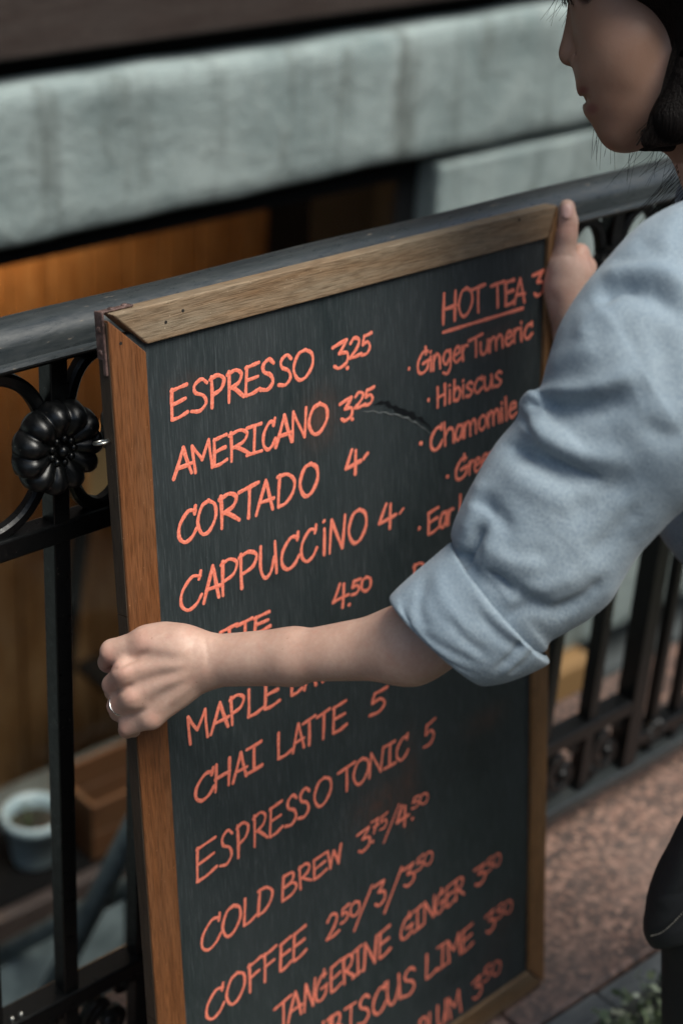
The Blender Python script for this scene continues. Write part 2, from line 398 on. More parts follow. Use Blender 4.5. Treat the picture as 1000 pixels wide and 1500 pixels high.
# window: frame, mullion, panes
wf = MB(); wf.box(.302, 2.243, YW+.06, YW+.12, .555, .588); wf.box(.302, 2.243, YW+.06, YW+.12, -.60, -.56)
wf.box(.302, .345, YW+.06, YW+.12, -.56, .555); wf.box(2.19, 2.243, YW+.06, YW+.12, -.56, .555)
win = bev(wf.build('window', M['frame_dark'], bd), .003)
gl = bpy.data.materials.new('window_glass'); gl.use_nodes = True; t_ = gl.node_tree; t_.nodes.clear()
tr = t_.nodes.new('ShaderNodeBsdfTransparent'); go = t_.nodes.new('ShaderNodeBsdfGlossy'); go.inputs['Roughness'].default_value = .03
lw_ = t_.nodes.new('ShaderNodeLayerWeight'); lw_.inputs[0].default_value = .5; pw_ = t_.nodes.new('ShaderNodeMath'); pw_.operation = 'POWER'; pw_.inputs[1].default_value = 4.5; t_.links.new(lw_.outputs['Facing'], pw_.inputs[0]); fr = t_.nodes.new('ShaderNodeMath'); fr.operation = 'MULTIPLY_ADD'; fr.inputs[1].default_value = .8; fr.inputs[2].default_value = .03; t_.links.new(pw_.outputs[0], fr.inputs[0]); mx = t_.nodes.new('ShaderNodeMixShader'); oo = t_.nodes.new('ShaderNodeOutputMaterial')
tr.inputs[0].default_value = (.93, .95, .94, 1)
t_.links.new(fr.outputs[0], mx.inputs[0]); t_.links.new(tr.outputs[0], mx.inputs[1]); t_.links.new(go.outputs[0], mx.inputs[2]); t_.links.new(mx.outputs[0], oo.inputs[0])
for (a, b) in ((.346, 2.189),):
    g_ = MB().box(a, b, YW+.088, YW+.092, -.559, .554).build('window_pane', gl, win)
    g_.matrix_parent_inverse = Matrix.Translation((0, 0, 0))
    g_.parent = win
# room behind
YB = 3.0
for i in range(27):
    x = -.2+.1*i; bev(MB().box(x+.003, x+.097, YB, YB+.04, -1.3, .75).build('wall_plank', M['panel'], bd), .003)
MB().box(-.3, 3.3, YB+.045, YB+.1, -1.3, .8).build('room_back_wall', M['dark'], bd)  # black where the planks stop, in place of the lamp light fading out
MB().box(3.2, 3.3, YW+.36, YB+.1, -1.3, .8).build('room_side_wall', M['dark'], bd)
MB().box(-.3, -.2, YW+.36, YB+.1, -1.3, .8).build('room_side_wall', M['panel'], bd)
MB().box(2.236, 2.2435, YW+.121, YW+.352, -.70, .59).build('window_reveal', M['dark'], bd)  # dark sheet added to hide lamp light on the pier's inner side
MB().box(-.3, 3.3, YW+.36, YB+.1, .80, .85).build('room_ceiling', M['dark'], bd)
MB().box(-.3, 3.3, YW+.3, YB+.1, -1.35, -1.3).build('room_floor', M['siding'], bd)
c0_ = at(185, 672, 3.78)
ch = empty('wooden_chair', (c0_[0], c0_[1], -1.3)); tag(ch, 'dark chair with a tan back inside the cafe behind the lit window', 'chair')
tanm = mat('tan_seat_cover', (.42, .27, .13), .8)
bev(MB().box(c0_[0]-.10, c0_[0]+.14, c0_[1], c0_[1]+.03, c0_[2]-.09, c0_[2]+.09).build('backrest', tanm, ch), .02, 3)
bev(MB().box(c0_[0]-.14, c0_[0]+.16, c0_[1]-.22, c0_[1]+.0, c0_[2]-.50, c0_[2]-.475).build('seat', M['frame_dark'], ch), .008)
for dx_ in (-.10, .12):
    MB().tube([(c0_[0]+dx_, c0_[1]+.015, c0_[2]-.08), (c0_[0]+dx_-.06, c0_[1]+.01, c0_[2]-.5), (c0_[0]+dx_-.10, c0_[1]+.05, -1.3)], .02).build('leg', M['frame_dark'], ch)
    MB().tube([(c0_[0]+dx_-.02, c0_[1]-.2, c0_[2]-.49), (c0_[0]+dx_+.04, c0_[1]-.22, -1.3)], .011).build('leg', M['frame_dark'], ch)
cr0 = empty('wooden_crate', (1.5, 2.08, -.48)); tag(cr0, 'small orange brown wooden crate on the bench, right of the white pot', 'crate')
for k_ in range(2):
    for (y0_, y1_) in ((2.02, 2.03), (2.14, 2.15)): bev(MB().box(1.34, 1.74, y0_, y1_, -.478+.062*k_, -.42+.062*k_).build('slat', M['bench'], cr0), .002)
for x_ in (1.341, 1.73): MB().box(x_, x_+.009, 2.031, 2.139, -.478, -.36).build('end_board', M['bench'], cr0)
MB().box(1.351, 1.729, 2.031, 2.139, -.478, -.47).build('base', M['siding'], cr0)
# bench under the window and white pot
bn = empty('window_bench', (1.3, 2.08, -.6)); tag(bn, 'brown wooden bench board below the lit window, under the white pot', 'bench')
bev(MB().box(.302, 1.95, 2.02, 2.19, -.505, -.48).build('seat', M['dark'], bn), .004)
bev(MB().box(.302, 1.95, 1.993, 2.018, -.54, -.485).build('apron', M['siding'], bn), .004)
for x in (.36, 1.05, 1.85): bev(MB().box(x, x+.05, 2.02, 2.07, -1.40, -.506).build('leg', M['bench'], bn), .003)
PC = (1.265, 2.09, -.48)
pt = empty('plant_pot', PC); tag(pt, 'small white flower pot with soil on the bench behind the railing', 'flower pot')
def lathe(prof, c, seg=32):
    mb = MB(); nP = len(prof)
    for (r, z) in prof:
        for k in range(seg): a = 2*math.pi*k/seg; mb.v.append((c[0]+r*math.cos(a), c[1]+r*math.sin(a), c[2]+z))
    for i in range(nP-1):
        for k in range(seg): mb.f.append((i*seg+k, i*seg+(k+1) % seg, (i+1)*seg+(k+1) % seg, (i+1)*seg+k))
    return mb
lathe([(0, .002), (.036, .002), (.040, .01), (.050, .085), (.056, .087), (.056, .105), (.050, .106), (.046, .088), (.044, .075)], PC).build('pot', M['pot'], pt, True)
lathe([(.0455, .078), (.03, .082), (0, .084)], PC).build('soil', M['soil'], pt, True)
mb = MB()
for k in range(26):
    a = random.uniform(0, 6.28); r0 = random.uniform(0, .03); L = random.uniform(.02, .045)
    p = Vector((PC[0]+r0*math.cos(a), PC[1]+r0*math.sin(a), PC[2]+.082)); d = Vector((math.cos(a)*.6, math.sin(a)*.6, 1)).normalized()
    s_ = d.orthogonal().normalized()*.005; mb.add([p, p+d*L*.5+s_, p+d*L, p+d*L*.5-s_], [(0, 1, 2, 3)])
mb.build('leaves', M['plant'], pt)
# dark stool and lamp in the room
lp = empty('pendant_lamp', (1.70, 2.82, .53)); tag(lp, 'warm glowing pendant lamp inside the cafe behind the lit window', 'lamp')
lathe([(.02, .10), (.05, .085), (.10, .02), (.115, -.02), (.112, -.02), (.095, .018), (.05, .075)], (1.70, 2.82, .53)).build('lamp_shade', M['frame_dark'], lp, True)
MB().ball((1.70, 2.82, .55), .035, 14, 10).build('bulb', M['lamp'], lp, True)
MB().tube([(1.70, 2.82, .61), (1.70, 2.82, .80)], .004).build('cord', M['frame_dark'], lp)
pl_ = bpy.data.lights.new('lamp_light', 'POINT'); pl_.energy = 8.5; pl_.color = (1, .58, .27); pl_.shadow_soft_size = .06
po = bpy.data.objects.new('lamp_light', pl_); COL.objects.link(po); po.parent = lp; po.location = (0, 0, -.04)
# grey stair handrails in the well
for i, (A, B, rr, lb) in enumerate(((at(60, 1480, 2.75), at(215, 1175, 2.35), .017, 'upper grey steel stair handrail sloping down into the light well'),
                              (at(-40, 1420, 2.9), at(205, 1290, 2.5), .015, 'lower grey steel stair rail behind the railing, nearly level'),
                              )):
    A = Vector(A); B = Vector(B); d_ = B-A
    h = empty('stair_handrail', tuple(A)); tag(h, lb, 'handrail', 'grey stair rails in the light well')
    MB().tube([A-d_*.6, B+d_*.8], rr, 14).build('tube', M['pipe'], h, True)
    for t in (0.05, .95):
        p = A+d_*t; MB().tube([p-Vector((0, 0, .01)), Vector((p.x, p.y, -1.42))], .009, 10).build('post', M['iron'], h, True)
for i in range(4):
    pass
lg = empty('pale_ledge', (1.2, 2.1, -.9)); tag(lg, 'pale grey stone ledge low in the light well behind the left bars', 'ledge')
A = at(-60, 1560, 2.75); B = at(260, 1330, 2.75)
dv_ = Vector(B)-Vector(A); nn = Vector((0, -.6, .8))
bev(MB().prism([A, Vector(A)+dv_, Vector(A)+dv_+Vector((0, .10, .02)), Vector(A)+Vector((0, .10, .02))], (0, 0, -.05)).build('slab', M['pipe'], lg), .006)
MB().prism([Vector(A)+Vector((0, .01, -.052)), Vector(A)+dv_+Vector((0, .01, -.052)), Vector(A)+dv_+Vector((0, .09, -.052)), Vector(A)+Vector((0, .09, -.052))], (0, 0, -.5)).build('support', M['concrete'], lg)

# ------------------------------------------------------------------ iron railing
YR = 1.10; Z0 = EYE[2]
rl = empty('iron_railing', (1.1, YR, ZG)); tag(rl, 'black wrought iron railing with flower rosettes standing on the pink granite', 'railing')
ZT, ZM, ZL, ZB = Z0-.530, Z0-.728, Z0-1.255, Z0-1.368
prof = [(-.030, -.030), (-.0315, -.0275), (-.030, -.025), (-.0255, -.0245), (-.025, -.022)]+[(-.0235*math.cos(a_), -.020+.020*math.sin(a_)) for a_ in np.linspace(0.08, math.pi-.08, 17)]+[(.025, -.022), (.0265, -.0245), (.030, -.0255), (.030, -.030)]
XR0, XR1 = -1.2, 4.2
mb = MB()
nseg = 120
for i in range(nseg+1):
    x = XR0+(XR1-XR0)*i/nseg
    for (y, z) in prof: mb.v.append((x, YR+y, ZT+z+.0006*math.sin(x*21)))
mP = len(prof)
for i in range(nseg):
    for k in range(mP): mb.f.append((i*mP+k, i*mP+(k+1) % mP, (i+1)*mP+(k+1) % mP, (i+1)*mP+k))
hr = mb.build('handrail', M['rail_top'], rl, True); hr.data.set_sharp_from_angle(angle=math.radians(38))
PXB = 1.552                                                    # main post between the two panels
bev(MB().box(XR0, XR1, YR-.011, YR+.011, ZT-.042, ZT-.0305).build('under_bar', M['iron'], rl), .002)
bev(MB().box(XR0, PXB-.013, YR-.010, YR+.010, ZM-.011, ZM+.009).build('middle_rail', M['iron'], rl), .002)
bev(MB().box(XR0, PXB-.013, YR-.014, YR+.014, ZL-.012, ZL+.008).build('lower_rail', M['iron'], rl), .002)
bev(MB().box(PXB+.013, XR1, YR-.014, YR+.014, ZL-.075, ZL-.058).build('lower_rail', M['iron'], rl), .002)
bev(MB().box(XR0, XR1, YR-.018, YR+.012, ZB-.006, ZB+.012).build('base_rail', M['rail_top'], rl), .003)
SP = .0855
bars = [(.697+SP*k) for k in range(-14, 10)]
def square_bar(x, wdt, name='baluster'):
    mb = MB().box(x-wdt/2, x+wdt/2, YR-wdt/2-.001, YR+wdt/2+.001, ZB+.010, ZT-.033)
    return bev(mb.build(name, M['iron'], rl), .0012)
for x in bars: square_bar(x, .0165)
square_bar(PXB, .026, 'post')
for k in range(-9, 60):
    x = PXB+.050*k
    if k > 0 and x < XR1: square_bar(x, .0125)
# rosette: twelve rolled petals round a beaded boss, facing the street
def rosette_mesh():
    mb = MB(); N = 11; NT_, NR = N*16, 22; R0 = .0368
    def P(i, k):
        t = i/NR; a = 2*math.pi*k/NT_; s = abs(math.cos(N*a/2+.3)); lobe = s**.55
        rr = t*R0*(1-.11*(1-lobe)*min(1, t*1.4))
        if t < .70: h = -.001+.0135*math.sin(math.pi/2*t/.70)**1.6
        else: h = .0125*math.sqrt(max(0, 1-((t-.70)/.30)**2))-.004*((t-.70)/.30)**2
        h -= .0058*(1-lobe)*min(1, max(0, (t-.22)/.3))
        return (rr*math.cos(a), -h-.004, rr*math.sin(a))
    for i in range(NR+1):
        for k in range(NT_): mb.v.append(P(i, k))
    for k in range(NT_): x, y, z = P(NR, k); mb.v.append((x*.93, .006, z*.93))
    for i in range(NR+1):
        for k in range(NT_): mb.f.append((i*NT_+k, i*NT_+(k+1) % NT_, (i+1)*NT_+(k+1) % NT_, (i+1)*NT_+k))
    mb.f.append(tuple((NR+1)*NT_+k for k in range(NT_)))
    return mb
def boss_mesh():
    mb = MB(); mb.ball((0, -.0095, 0), .0045, 10, 6)
    for k in range(9):
        a = 2*math.pi*k/9; mb.ball((.0095*math.cos(a), -.0085, .0095*math.sin(a)), .0029, 8, 6)
    mb.ball((0, -.003, 0), .0125, 16, 8, sc=(1, .4, 1))
    return mb
me_r = boss = None
def inst(name, me, loc, parent, sc=1, flip=False):
    o = bpy.data.objects.new(name, me); COL.objects.link(o); o.parent = parent
    o.matrix_parent_inverse = Matrix.Translation(-Vector(parent.location)) if parent.type == 'EMPTY' and parent is rl else Matrix()
    o.location = loc; o.scale = (-sc if flip else sc, sc, sc); return o
def mesh_of(mb, name, mt, smooth=True):
    me = bpy.data.meshes.new(name); me.from_pydata(mb.v, [], mb.f); me.validate(); me.materials.append(mt)
    if smooth: me.shade_smooth()
    return me
me_r = mesh_of(rosette_mesh(), 'rosette', M['iron']); me_b = mesh_of(boss_mesh(), 'boss', M['iron'])
ZF = Z0-.646
SEC = [(-1, -.55), (-1, .55), (-.6, 1), (.6, 1), (1, .55), (1, -.55), (.6, -1), (-.6, -1)]
def bez(p0, p1, p2, p3, n=14):
    out = []
    for i in range(n+1):
        t = i/n; out.append(tuple((1-t)**3*a+3*(1-t)**2*t*b+3*(1-t)*t*t*c+t**3*d for a, b, c, d in zip(p0, p1, p2, p3)))
    return out
def arc_mesh(up, far=0.):
    mb = MB(); s = 1 if up else -1
    for sx in (-1, 1):
        h = (ZT-.040-ZF) if up else (ZF-ZM-.006)
        fx = -far*.45 if sx < 0 else 0
        p = bez((sx*.012, 0, s*.026), (sx*.016+fx*.3, 0, s*(h*.62)), (sx*.022+fx, 0, s*(h*.90)), (sx*(SP/2+.001)-(far if sx < 0 else 0), 0, s*(h-.004)))
        mb.tube(p, .0058, sec=SEC, up=(0, 1, 0))
    return mb
me_u = mesh_of(arc_mesh(True), 'scroll', M['iron'], False); me_d = mesh_of(arc_mesh(False), 'scroll', M['iron'], False)
me_u2 = mesh_of(arc_mesh(True, .022), 'scroll', M['iron'], False); me_d2 = mesh_of(arc_mesh(False, .022), 'scroll', M['iron'], False)
def spiral(cx, cz, r0, r1, a0, a1, n=34):
    return [(cx+(r0+(r1-r0)*i/n)*math.cos(a0+(a1-a0)*i/n), 0, cz+(r0+(r1-r0)*i/n)*math.sin(a0+(a1-a0)*i/n)) for i in range(n+1)]
def low_scroll():
    mb = MB(); h = ZL-.012-(ZB+.012)
    for sx in (1,):
        p = spiral(.048*sx, h*.40, .007, .026, math.pi*2.9, math.pi*.55)
        p = [(x, 0, z) for (x, _, z) in p]
        tail = bez(p[-1], (.030, 0, h*.92), (.012, 0, h*.55), (.010, 0, .004), 12)
        mb.tube(p+tail[1:], [.0042+.0018*min(1, i/12) for i in range(len(p)+len(tail)-1)], sec=SEC, up=(0, 1, 0))
        mb.ball((.048*sx, -.001, h*.40), .0095, 12, 8)
        q = spiral(.066, h*.82, .004, .011, math.pi*2.2, 0, 20); mb.tube(q, .0038, sec=SEC, up=(0, 1, 0))
        mb.ball((.020, -.002, h*.16), .010, 10, 6, sc=(1, .8, 1.2))
    return mb
me_l = mesh_of(low_scroll(), 'scroll', M['iron'], False)
for k, x in enumerate(bars):
    if not (.2 < x < 1.56): continue
    if x < .69: inst('scroll', me_l, (x, YR, ZB+.012), rl); continue
    ro = inst('rosette', me_r, (x-.005, YR-.010, ZF), rl, 1.14)
    bo = bpy.data.objects.new('boss', me_b); COL.objects.link(bo); bo.parent = ro
    inst('scroll', me_u2 if x < .70 else me_u, (x, YR, ZF), rl); inst('scroll', me_d2 if x < .70 else me_d, (x, YR, ZF), rl)
    inst('scroll', me_l, (x, YR, ZB+.012), rl)
for k in range(1, 50, 2):
    x = PXB+.05*k
    if x > 2.6: break
    mb = MB(); mb.tube(bez((x+.006, YR, ZT-.05), (x+.006, YR, ZT-.36), (x+.044, YR, ZT-.36), (x+.044, YR, ZT-.05), 22), .006, sec=SEC, up=(0, 1, 0))
    mb.tube([(a+x+.03, YR, c+ZT-.31) for a, b, c in spiral(0, 0, .003, .016, math.pi*3, 0, 24)], .0045, sec=SEC, up=(0, 1, 0))
    mb.build('scroll', M['iron'], rl)
    inst('rosette', me_r, (x, YR-.008, ZL-.066), rl, .5)
for x in (-.8, .1, 1.2, 2.6, 3.9):
    MB().box(x-.012, x+.012, YR-.012, YR+.012, ZG+.001, ZB-.006).build('foot', M['iron'], rl)
for (x, z) in ((.631, ZL+.0085), (.641, ZL+.0085)):
    MB().ball((x, YR-.006, z), .0028, 8, 5).build('rivet', M['steel'], rl, True)

# ------------------------------------------------------------------ the menu board (own axes: x right, y up, z out of the face)
BW, BH = .55, .891
_U = _n(np.array([.99709, .06717, -.03605])); _V = np.array([-.03476, -.16343, -.98594]); _V = _n(_V-_U*(_U@_V)); _N = np.cross(_U, -_V)
TL = np.array([.700, 1.026, -.511])+EYE
TH = .0155
MBD = Matrix([[*_r_] for _r_ in np.array([_U, -_V, _N]).T.tolist()]).to_4x4(); MBD.translation = Vector(TL.tolist())
def board_uv(px, py, wz=-.0045):
    o = TL+_N*wz; d = ROT @ _r((px, py)); t = ((o-EYE)@_N)/(d@_N); P = EYE+d*t-o
    return float(P@_U), float(P@_V)
bo_ = empty('menu_board'); bo_.matrix_world = MBD
tag(bo_, 'wood framed blackboard cafe menu with orange handwriting leaning on the railing', 'menu board')
def bpart(mb, name, mt, smooth=False, parent=None):
    me = bpy.data.meshes.new(name); me.from_pydata(mb.v, [], mb.f); me.validate(); me.materials.append(mt)
    o = bpy.data.objects.new(name, me); COL.objects.link(o); o.parent = parent or bo_
    if smooth: me.shade_smooth()
    return o
FW, FT = .0345, .0300
ORANGE_D = (.16, .07, .045)
DUST = [(468, 613, .020, .022, .55, ORANGE_D), (272, 563, .02, .008, .25, ORANGE_D), (560, 1175, .035, .022, .55, (.14, .055, .035)), (600, 1140, .012, .05, .40, (.14, .055, .035)),
        (710, 1055, .030, .014, .5, (.13, .055, .035)), (720, 495, .03, .012, .35, ORANGE_D), (735, 1345, .03, .03, .3, (.10, .045, .035)), (720, 1420, .03, .025, .3, (.10, .045, .035)),
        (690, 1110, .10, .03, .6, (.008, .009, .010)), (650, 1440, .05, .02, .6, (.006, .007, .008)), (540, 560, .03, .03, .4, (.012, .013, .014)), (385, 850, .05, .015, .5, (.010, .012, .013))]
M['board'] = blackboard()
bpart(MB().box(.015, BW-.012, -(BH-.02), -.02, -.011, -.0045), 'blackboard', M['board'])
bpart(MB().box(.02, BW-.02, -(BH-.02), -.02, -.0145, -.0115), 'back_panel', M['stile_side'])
g = .0022                                                     # open mitre gap at the top left
def frame_piece(poly, name, mt): return bev(bpart(MB().prism([(x, -y, 0) for x, y in poly], (0, 0, -TH)), name, mt), .0013, 3)
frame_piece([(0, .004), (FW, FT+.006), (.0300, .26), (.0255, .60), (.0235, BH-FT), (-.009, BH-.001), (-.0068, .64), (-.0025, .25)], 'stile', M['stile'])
frame_piece([(.004, 0), (BW-.002, 0), (.5345, FT), (FW+.002, FT)], 'top_rail', M['top_rail'])
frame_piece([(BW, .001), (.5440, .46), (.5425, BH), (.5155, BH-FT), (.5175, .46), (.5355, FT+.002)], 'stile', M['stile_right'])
frame_piece([(-.006, BH), (.0235, BH-FT+.002), (.515, BH-FT+.002), (.5405, BH)], 'bottom_rail', M['bot_rail'])
# side face of the left stile: thin strip of darker wood
for (xa, ya, xb, yb) in ((0, .006, -.0025, .2495), (-.0025, .2505, -.0068, .6395), (-.0068, .6405, -.009, BH-.004)):
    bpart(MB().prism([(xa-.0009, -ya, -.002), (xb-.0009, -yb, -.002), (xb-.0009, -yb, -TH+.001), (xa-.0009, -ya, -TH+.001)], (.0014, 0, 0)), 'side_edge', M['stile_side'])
# corner bracket over the top left corner
mb = MB(); mb.box(-.0025, -.0010, -.036, .0022, -TH+.001, -.004); mb.box(-.0025, .030, .0006, .0022, -TH+.003, -.006)
bev(bpart(mb, 'corner_bracket', M['bracket']), .0008)
mb = MB(); mb.box(-.0032, -.0011, -.048, .0028, -.0075, -.0032); bev(bpart(mb, 'corner_bracket', M['bracket']), .0008)
for (x, y, z) in ((-.0028, -.012, -.009), (-.0028, -.030, -.009), (.010, .0024, -.009), (.024, .0024, -.010)):
    bpart(MB().ball((x, y, z), .0028, 10, 6, sc=(.5 if x < 0 else 1, 1 if x < 0 else .4, 1)), 'rivet', M['bracket'], True)
for (px, py) in ((243, 472), (268, 455), (177, 503), (205, 925), (760, 322)):
    u, v = board_uv(px, py, 0); bpart(MB().tube([(u, -v, -.001), (u, -v, .0002)], .0014, 10), 'screw_hole', M['hole'])
# screw eye on the left side
u, v = board_uv(160, 652, 0); mb = MB()
ring = [(-.0085+.0058*math.cos(a), -v+.0010*math.sin(a), -.010+.0058*math.sin(a)) for a in np.linspace(0, 2*math.pi, 29)]
mb.tube(ring, .0012, 8); mb.tube([(-.0030, -v, -.010), (.004, -v, -.010)], .0013, 8)
bpart(mb, 'screw_eye', M['steel'], True)
# crease torn into the paint
def catmull(P, n=8):
    P = [np.array(p, float) for p in P]; Q = [2*P[0]-P[1]]+P+[2*P[-1]-P[-2]]; out = []
    for i in range(1, len(Q)-2):
        for k in range(n):
            t = k/n; a, b, c, d = Q[i-1:i+3]
            out.append(.5*((2*b)+(-a+c)*t+(2*a-5*b+4*c-d)*t*t+(-a+3*b-3*c+d)*t**3))
    out.append(P[-1]); return out
cr = catmull([board_uv(*p) for p in ((532, 602), (556, 604), (580, 608), (600, 615), (618, 626), (632, 636))], 5)
mb = MB(); mb.tube([(u, -v, -.0044) for u, v in [(a+.0006*math.sin(k*2.3), b+.0008*math.sin(k*1.7)) for k, (a, b) in enumerate(cr)]], [.0007*math.sin(math.pi*(i+.5)/len(cr))*(.6+.4*math.sin(i*1.9))+.0002 for i in range(len(cr))], 6)
bpart(mb, 'paint_crease', mat('crease_edge', (.16, .17, .17), .6), True)
cr2 = catmull([board_uv(*p) for p in ((545, 594), (562, 590), (580, 600), (602, 608), (622, 619), (634, 632))], 5)
mb = MB(); wd2 = [.0032*math.sin(math.pi*(i+.5)/len(cr2))*(1+.55*math.sin(i*2.1)+.3*math.sin(i*4.7)) for i in range(len(cr2))]
b0 = [( u, -v) for u, v in cr2]
for i, (x, y) in enumerate(b0): mb.v += [(x-.0003*i*0, y+wd2[i], -.0042), (x, y-wd2[i]*.8, -.0042)]
for i in range(len(b0)-1): mb.f.append((2*i, 2*i+1, 2*i+3, 2*i+2))
bpart(mb, 'paint_crease', mat('torn_paint', (.008, .009, .010), .3))

# -------- handwriting: each glyph is strokes in a unit box; 's' smooth, 'l' straight
G = {
'A': [('l', [(0, 0), (.52, 1)]), ('l', [(.52, 1), (.95, .02)]), ('l', [(.18, .34), (1, .36)])],
'B': [('l', [(.08, 1), (0, 0)]), ('s', [(.05, .97), (.6, .98), (.75, .78), (.55, .58), (.12, .52)]), ('s', [(.12, .52), (.7, .52), (.95, .28), (.65, .05), (.02, .02)])],
'C': [('s', [(.95, 1), (.88, .78)]), ('s', [(.93, .86), (.55, .92), (.12, .60), (.08, .22), (.38, .0), (.75, .08), (1, .30)])],
'D': [('l', [(.12, 1), (.05, 0)]), ('s', [(0, .97), (.55, .95), (.95, .66), (.85, .30), (.45, .05), (.05, .02)])],
'E': [('l', [(.08, .96), (.05, .03)]), ('s', [(.02, .93), (.5, .97), (.95, 1)]), ('l', [(.08, .50), (.88, .56)]), ('s', [(.05, .02), (.5, .03), (1, .12)])],
'F': [('l', [(.1, .98), (.12, 0)]), ('s', [(0, .93), (.5, .95), (1, 1)]), ('l', [(.1, .50), (.85, .55)])],
'G': [('l', [(.72, 1.08), (.72, .80)]), ('s', [(.88, .88), (.5, .90), (.08, .52), (.10, .12), (.45, 0), (.85, .15), (.92, .45)]), ('l', [(.48, .42), (1, .47)])],
'H': [('l', [(.05, 1), (.03, 0)]), ('l', [(.92, 1), (.9, 0)]), ('l', [(0, .46), (.97, .52)])],
'I': [('l', [(.02, .96), (.95, 1)]), ('l', [(.50, .97), (.50, .03)]), ('l', [(0, .02), (1, .05)])],
'L': [('l', [(.08, 1), (.04, .02)]), ('s', [(.04, .02), (.5, .02), (1, .12)])],
'M': [('l', [(0, .97), (.14, 0)]), ('l', [(0, .97), (.48, .40)]), ('l', [(.48, .40), (.85, 1)]), ('l', [(.85, 1), (1, .0)])],
'N': [('l', [(.10, 1), (0, 0)]), ('l', [(.10, .97), (.85, .03)]), ('l', [(.85, .03), (1, 1)])],
'O': [('s', [(.62, .99), (.25, .90), (.02, .45), (.25, .04), (.62, .04), (.96, .40), (.92, .80), (.58, 1.0)])],
'P': [('l', [(.10, 1), (.14, 0)]), ('s', [(0, .92), (.5, 1), (.95, .82), (.75, .52), (.16, .40)])],
'R': [('l', [(.08, 1), (.12, 0)]), ('s', [(0, .92), (.5, 1), (.85, .82), (.68, .56), (.14, .44)]), ('l', [(.30, .46), (1, .06)])],
'S': [('s', [(.92, .84), (.62, 1), (.25, .86), (.30, .62), (.72, .46), (.88, .20), (.55, .0), (.08, .06)])],
'T': [('s', [(0, .90), (.5, .95), (1, 1)]), ('l', [(.52, .95), (.50, 0)])],
'U': [('s', [(.05, 1), (.05, .35), (.30, .02), (.65, .12), (.88, .55)]), ('l', [(.92, 1), (.98, .04)])],
'W': [('l', [(0, 1), (.18, .03)]), ('l', [(.18, .03), (.45, .85)]), ('l', [(.45, .85), (.78, .03)]), ('l', [(.78, .03), (1, 1)])],
'1': [('l', [(.5, 1), (.5, 0)])],
'2': [('s', [(.05, .78), (.4, 1), (.82, .82), (.62, .45), (0, .04)]), ('s', [(0, .04), (.5, .04), (1, .12)])],
'3': [('l', [(.05, .90), (.85, 1)]), ('l', [(.85, 1), (.42, .58)]), ('s', [(.42, .58), (.88, .50), (.85, .15), (.42, 0), (.15, .12)])],
'4': [('l', [(.45, 1), (.02, .34)]), ('l', [(.02, .34), (1, .42)]), ('l', [(.70, .92), (.62, 0)])],
'5': [('l', [(.30, .92), (1, 1)]), ('l', [(.30, .92), (.18, .52)]), ('s', [(.18, .52), (.62, .60), (.85, .32), (.55, .04), (.02, .02)])],
'7': [('l', [(0, .92), (.95, 1)]), ('l', [(.95, 1), (.35, 0)]), ('l', [(.3, .48), (.95, .54)])],
'0': [('s', [(.55, .98), (.12, .80), (.08, .25), (.5, .03), (.92, .30), (.90, .80), (.50, .99)])],
'/': [('l', [(0, 0), (1, 1)])], '.': [('l', [(.42, .02), (.58, .04)])], '-': [('l', [(0, .45), (1, .55)])],
'a': [('s', [(.9, .58), (.4, .62), (.05, .25), (.35, 0), (.75, .16), (.92, .45)]), ('l', [(.90, .62), (1, .02)])],
'b': [('l', [(.1, 1), (.08, .02)]), ('s', [(.1, .45), (.55, .62), (.95, .35), (.65, .02), (.08, .05)])],
'c': [('s', [(.95, .68), (.92, .52)]), ('s', [(.92, .58), (.45, .62), (.05, .28), (.38, .0), (.98, .16)])],
'e': [('l', [(.10, .32), (.85, .40)]), ('s', [(.85, .40), (.80, .62), (.38, .62), (.05, .28), (.38, .0), (1, .12)])],
'g': [('s', [(.85, .58), (.38, .62), (.08, .30), (.40, .06), (.85, .30)]), ('s', [(.88, .62), (.92, -.05), (.55, -.36), (.10, -.26)])],
'h': [('l', [(.08, 1), (.12, 0)]), ('s', [(.12, .40), (.5, .66), (.88, .52), (.95, 0)])],
'i': [('l', [(.5, .62), (.55, 0)]), ('l', [(.46, .82), (.52, .86)])],
'J': [('l', [(.5, .78), (.55, 0)]), ('l', [(.42, 1.0), (.48, 1.04)])],
'l': [('l', [(.45, 1.05), (.55, 0)])],
'm': [('l', [(.02, .62), (.06, 0)]), ('s', [(.06, .42), (.28, .66), (.46, .5), (.50, 0)]), ('s', [(.50, .42), (.74, .66), (.92, .5), (.98, 0)])],
'n': [('l', [(.05, .62), (.10, 0)]), ('s', [(.10, .40), (.5, .66), (.85, .5), (.95, 0)])],
'o': [('s', [(.55, .62), (.12, .5), (.10, .12), (.5, 0), (.92, .22), (.88, .52), (.50, .63)])],
'r': [('l', [(.1, .62), (.18, 0)]), ('s', [(.18, .38), (.5, .60), (.95, .58)])],
's': [('s', [(.92, .54), (.55, .64), (.2, .50), (.5, .33), (.85, .16), (.5, 0), (.05, .05)])],
'u': [('s', [(.05, .62), (.08, .18), (.35, 0), (.72, .12), (.86, .40)]), ('l', [(.88, .62), (1, 0)])],
}
SECD = [(0, -1), (.62, -.62), (.9, 0), (.62, .62), (0, 1)]
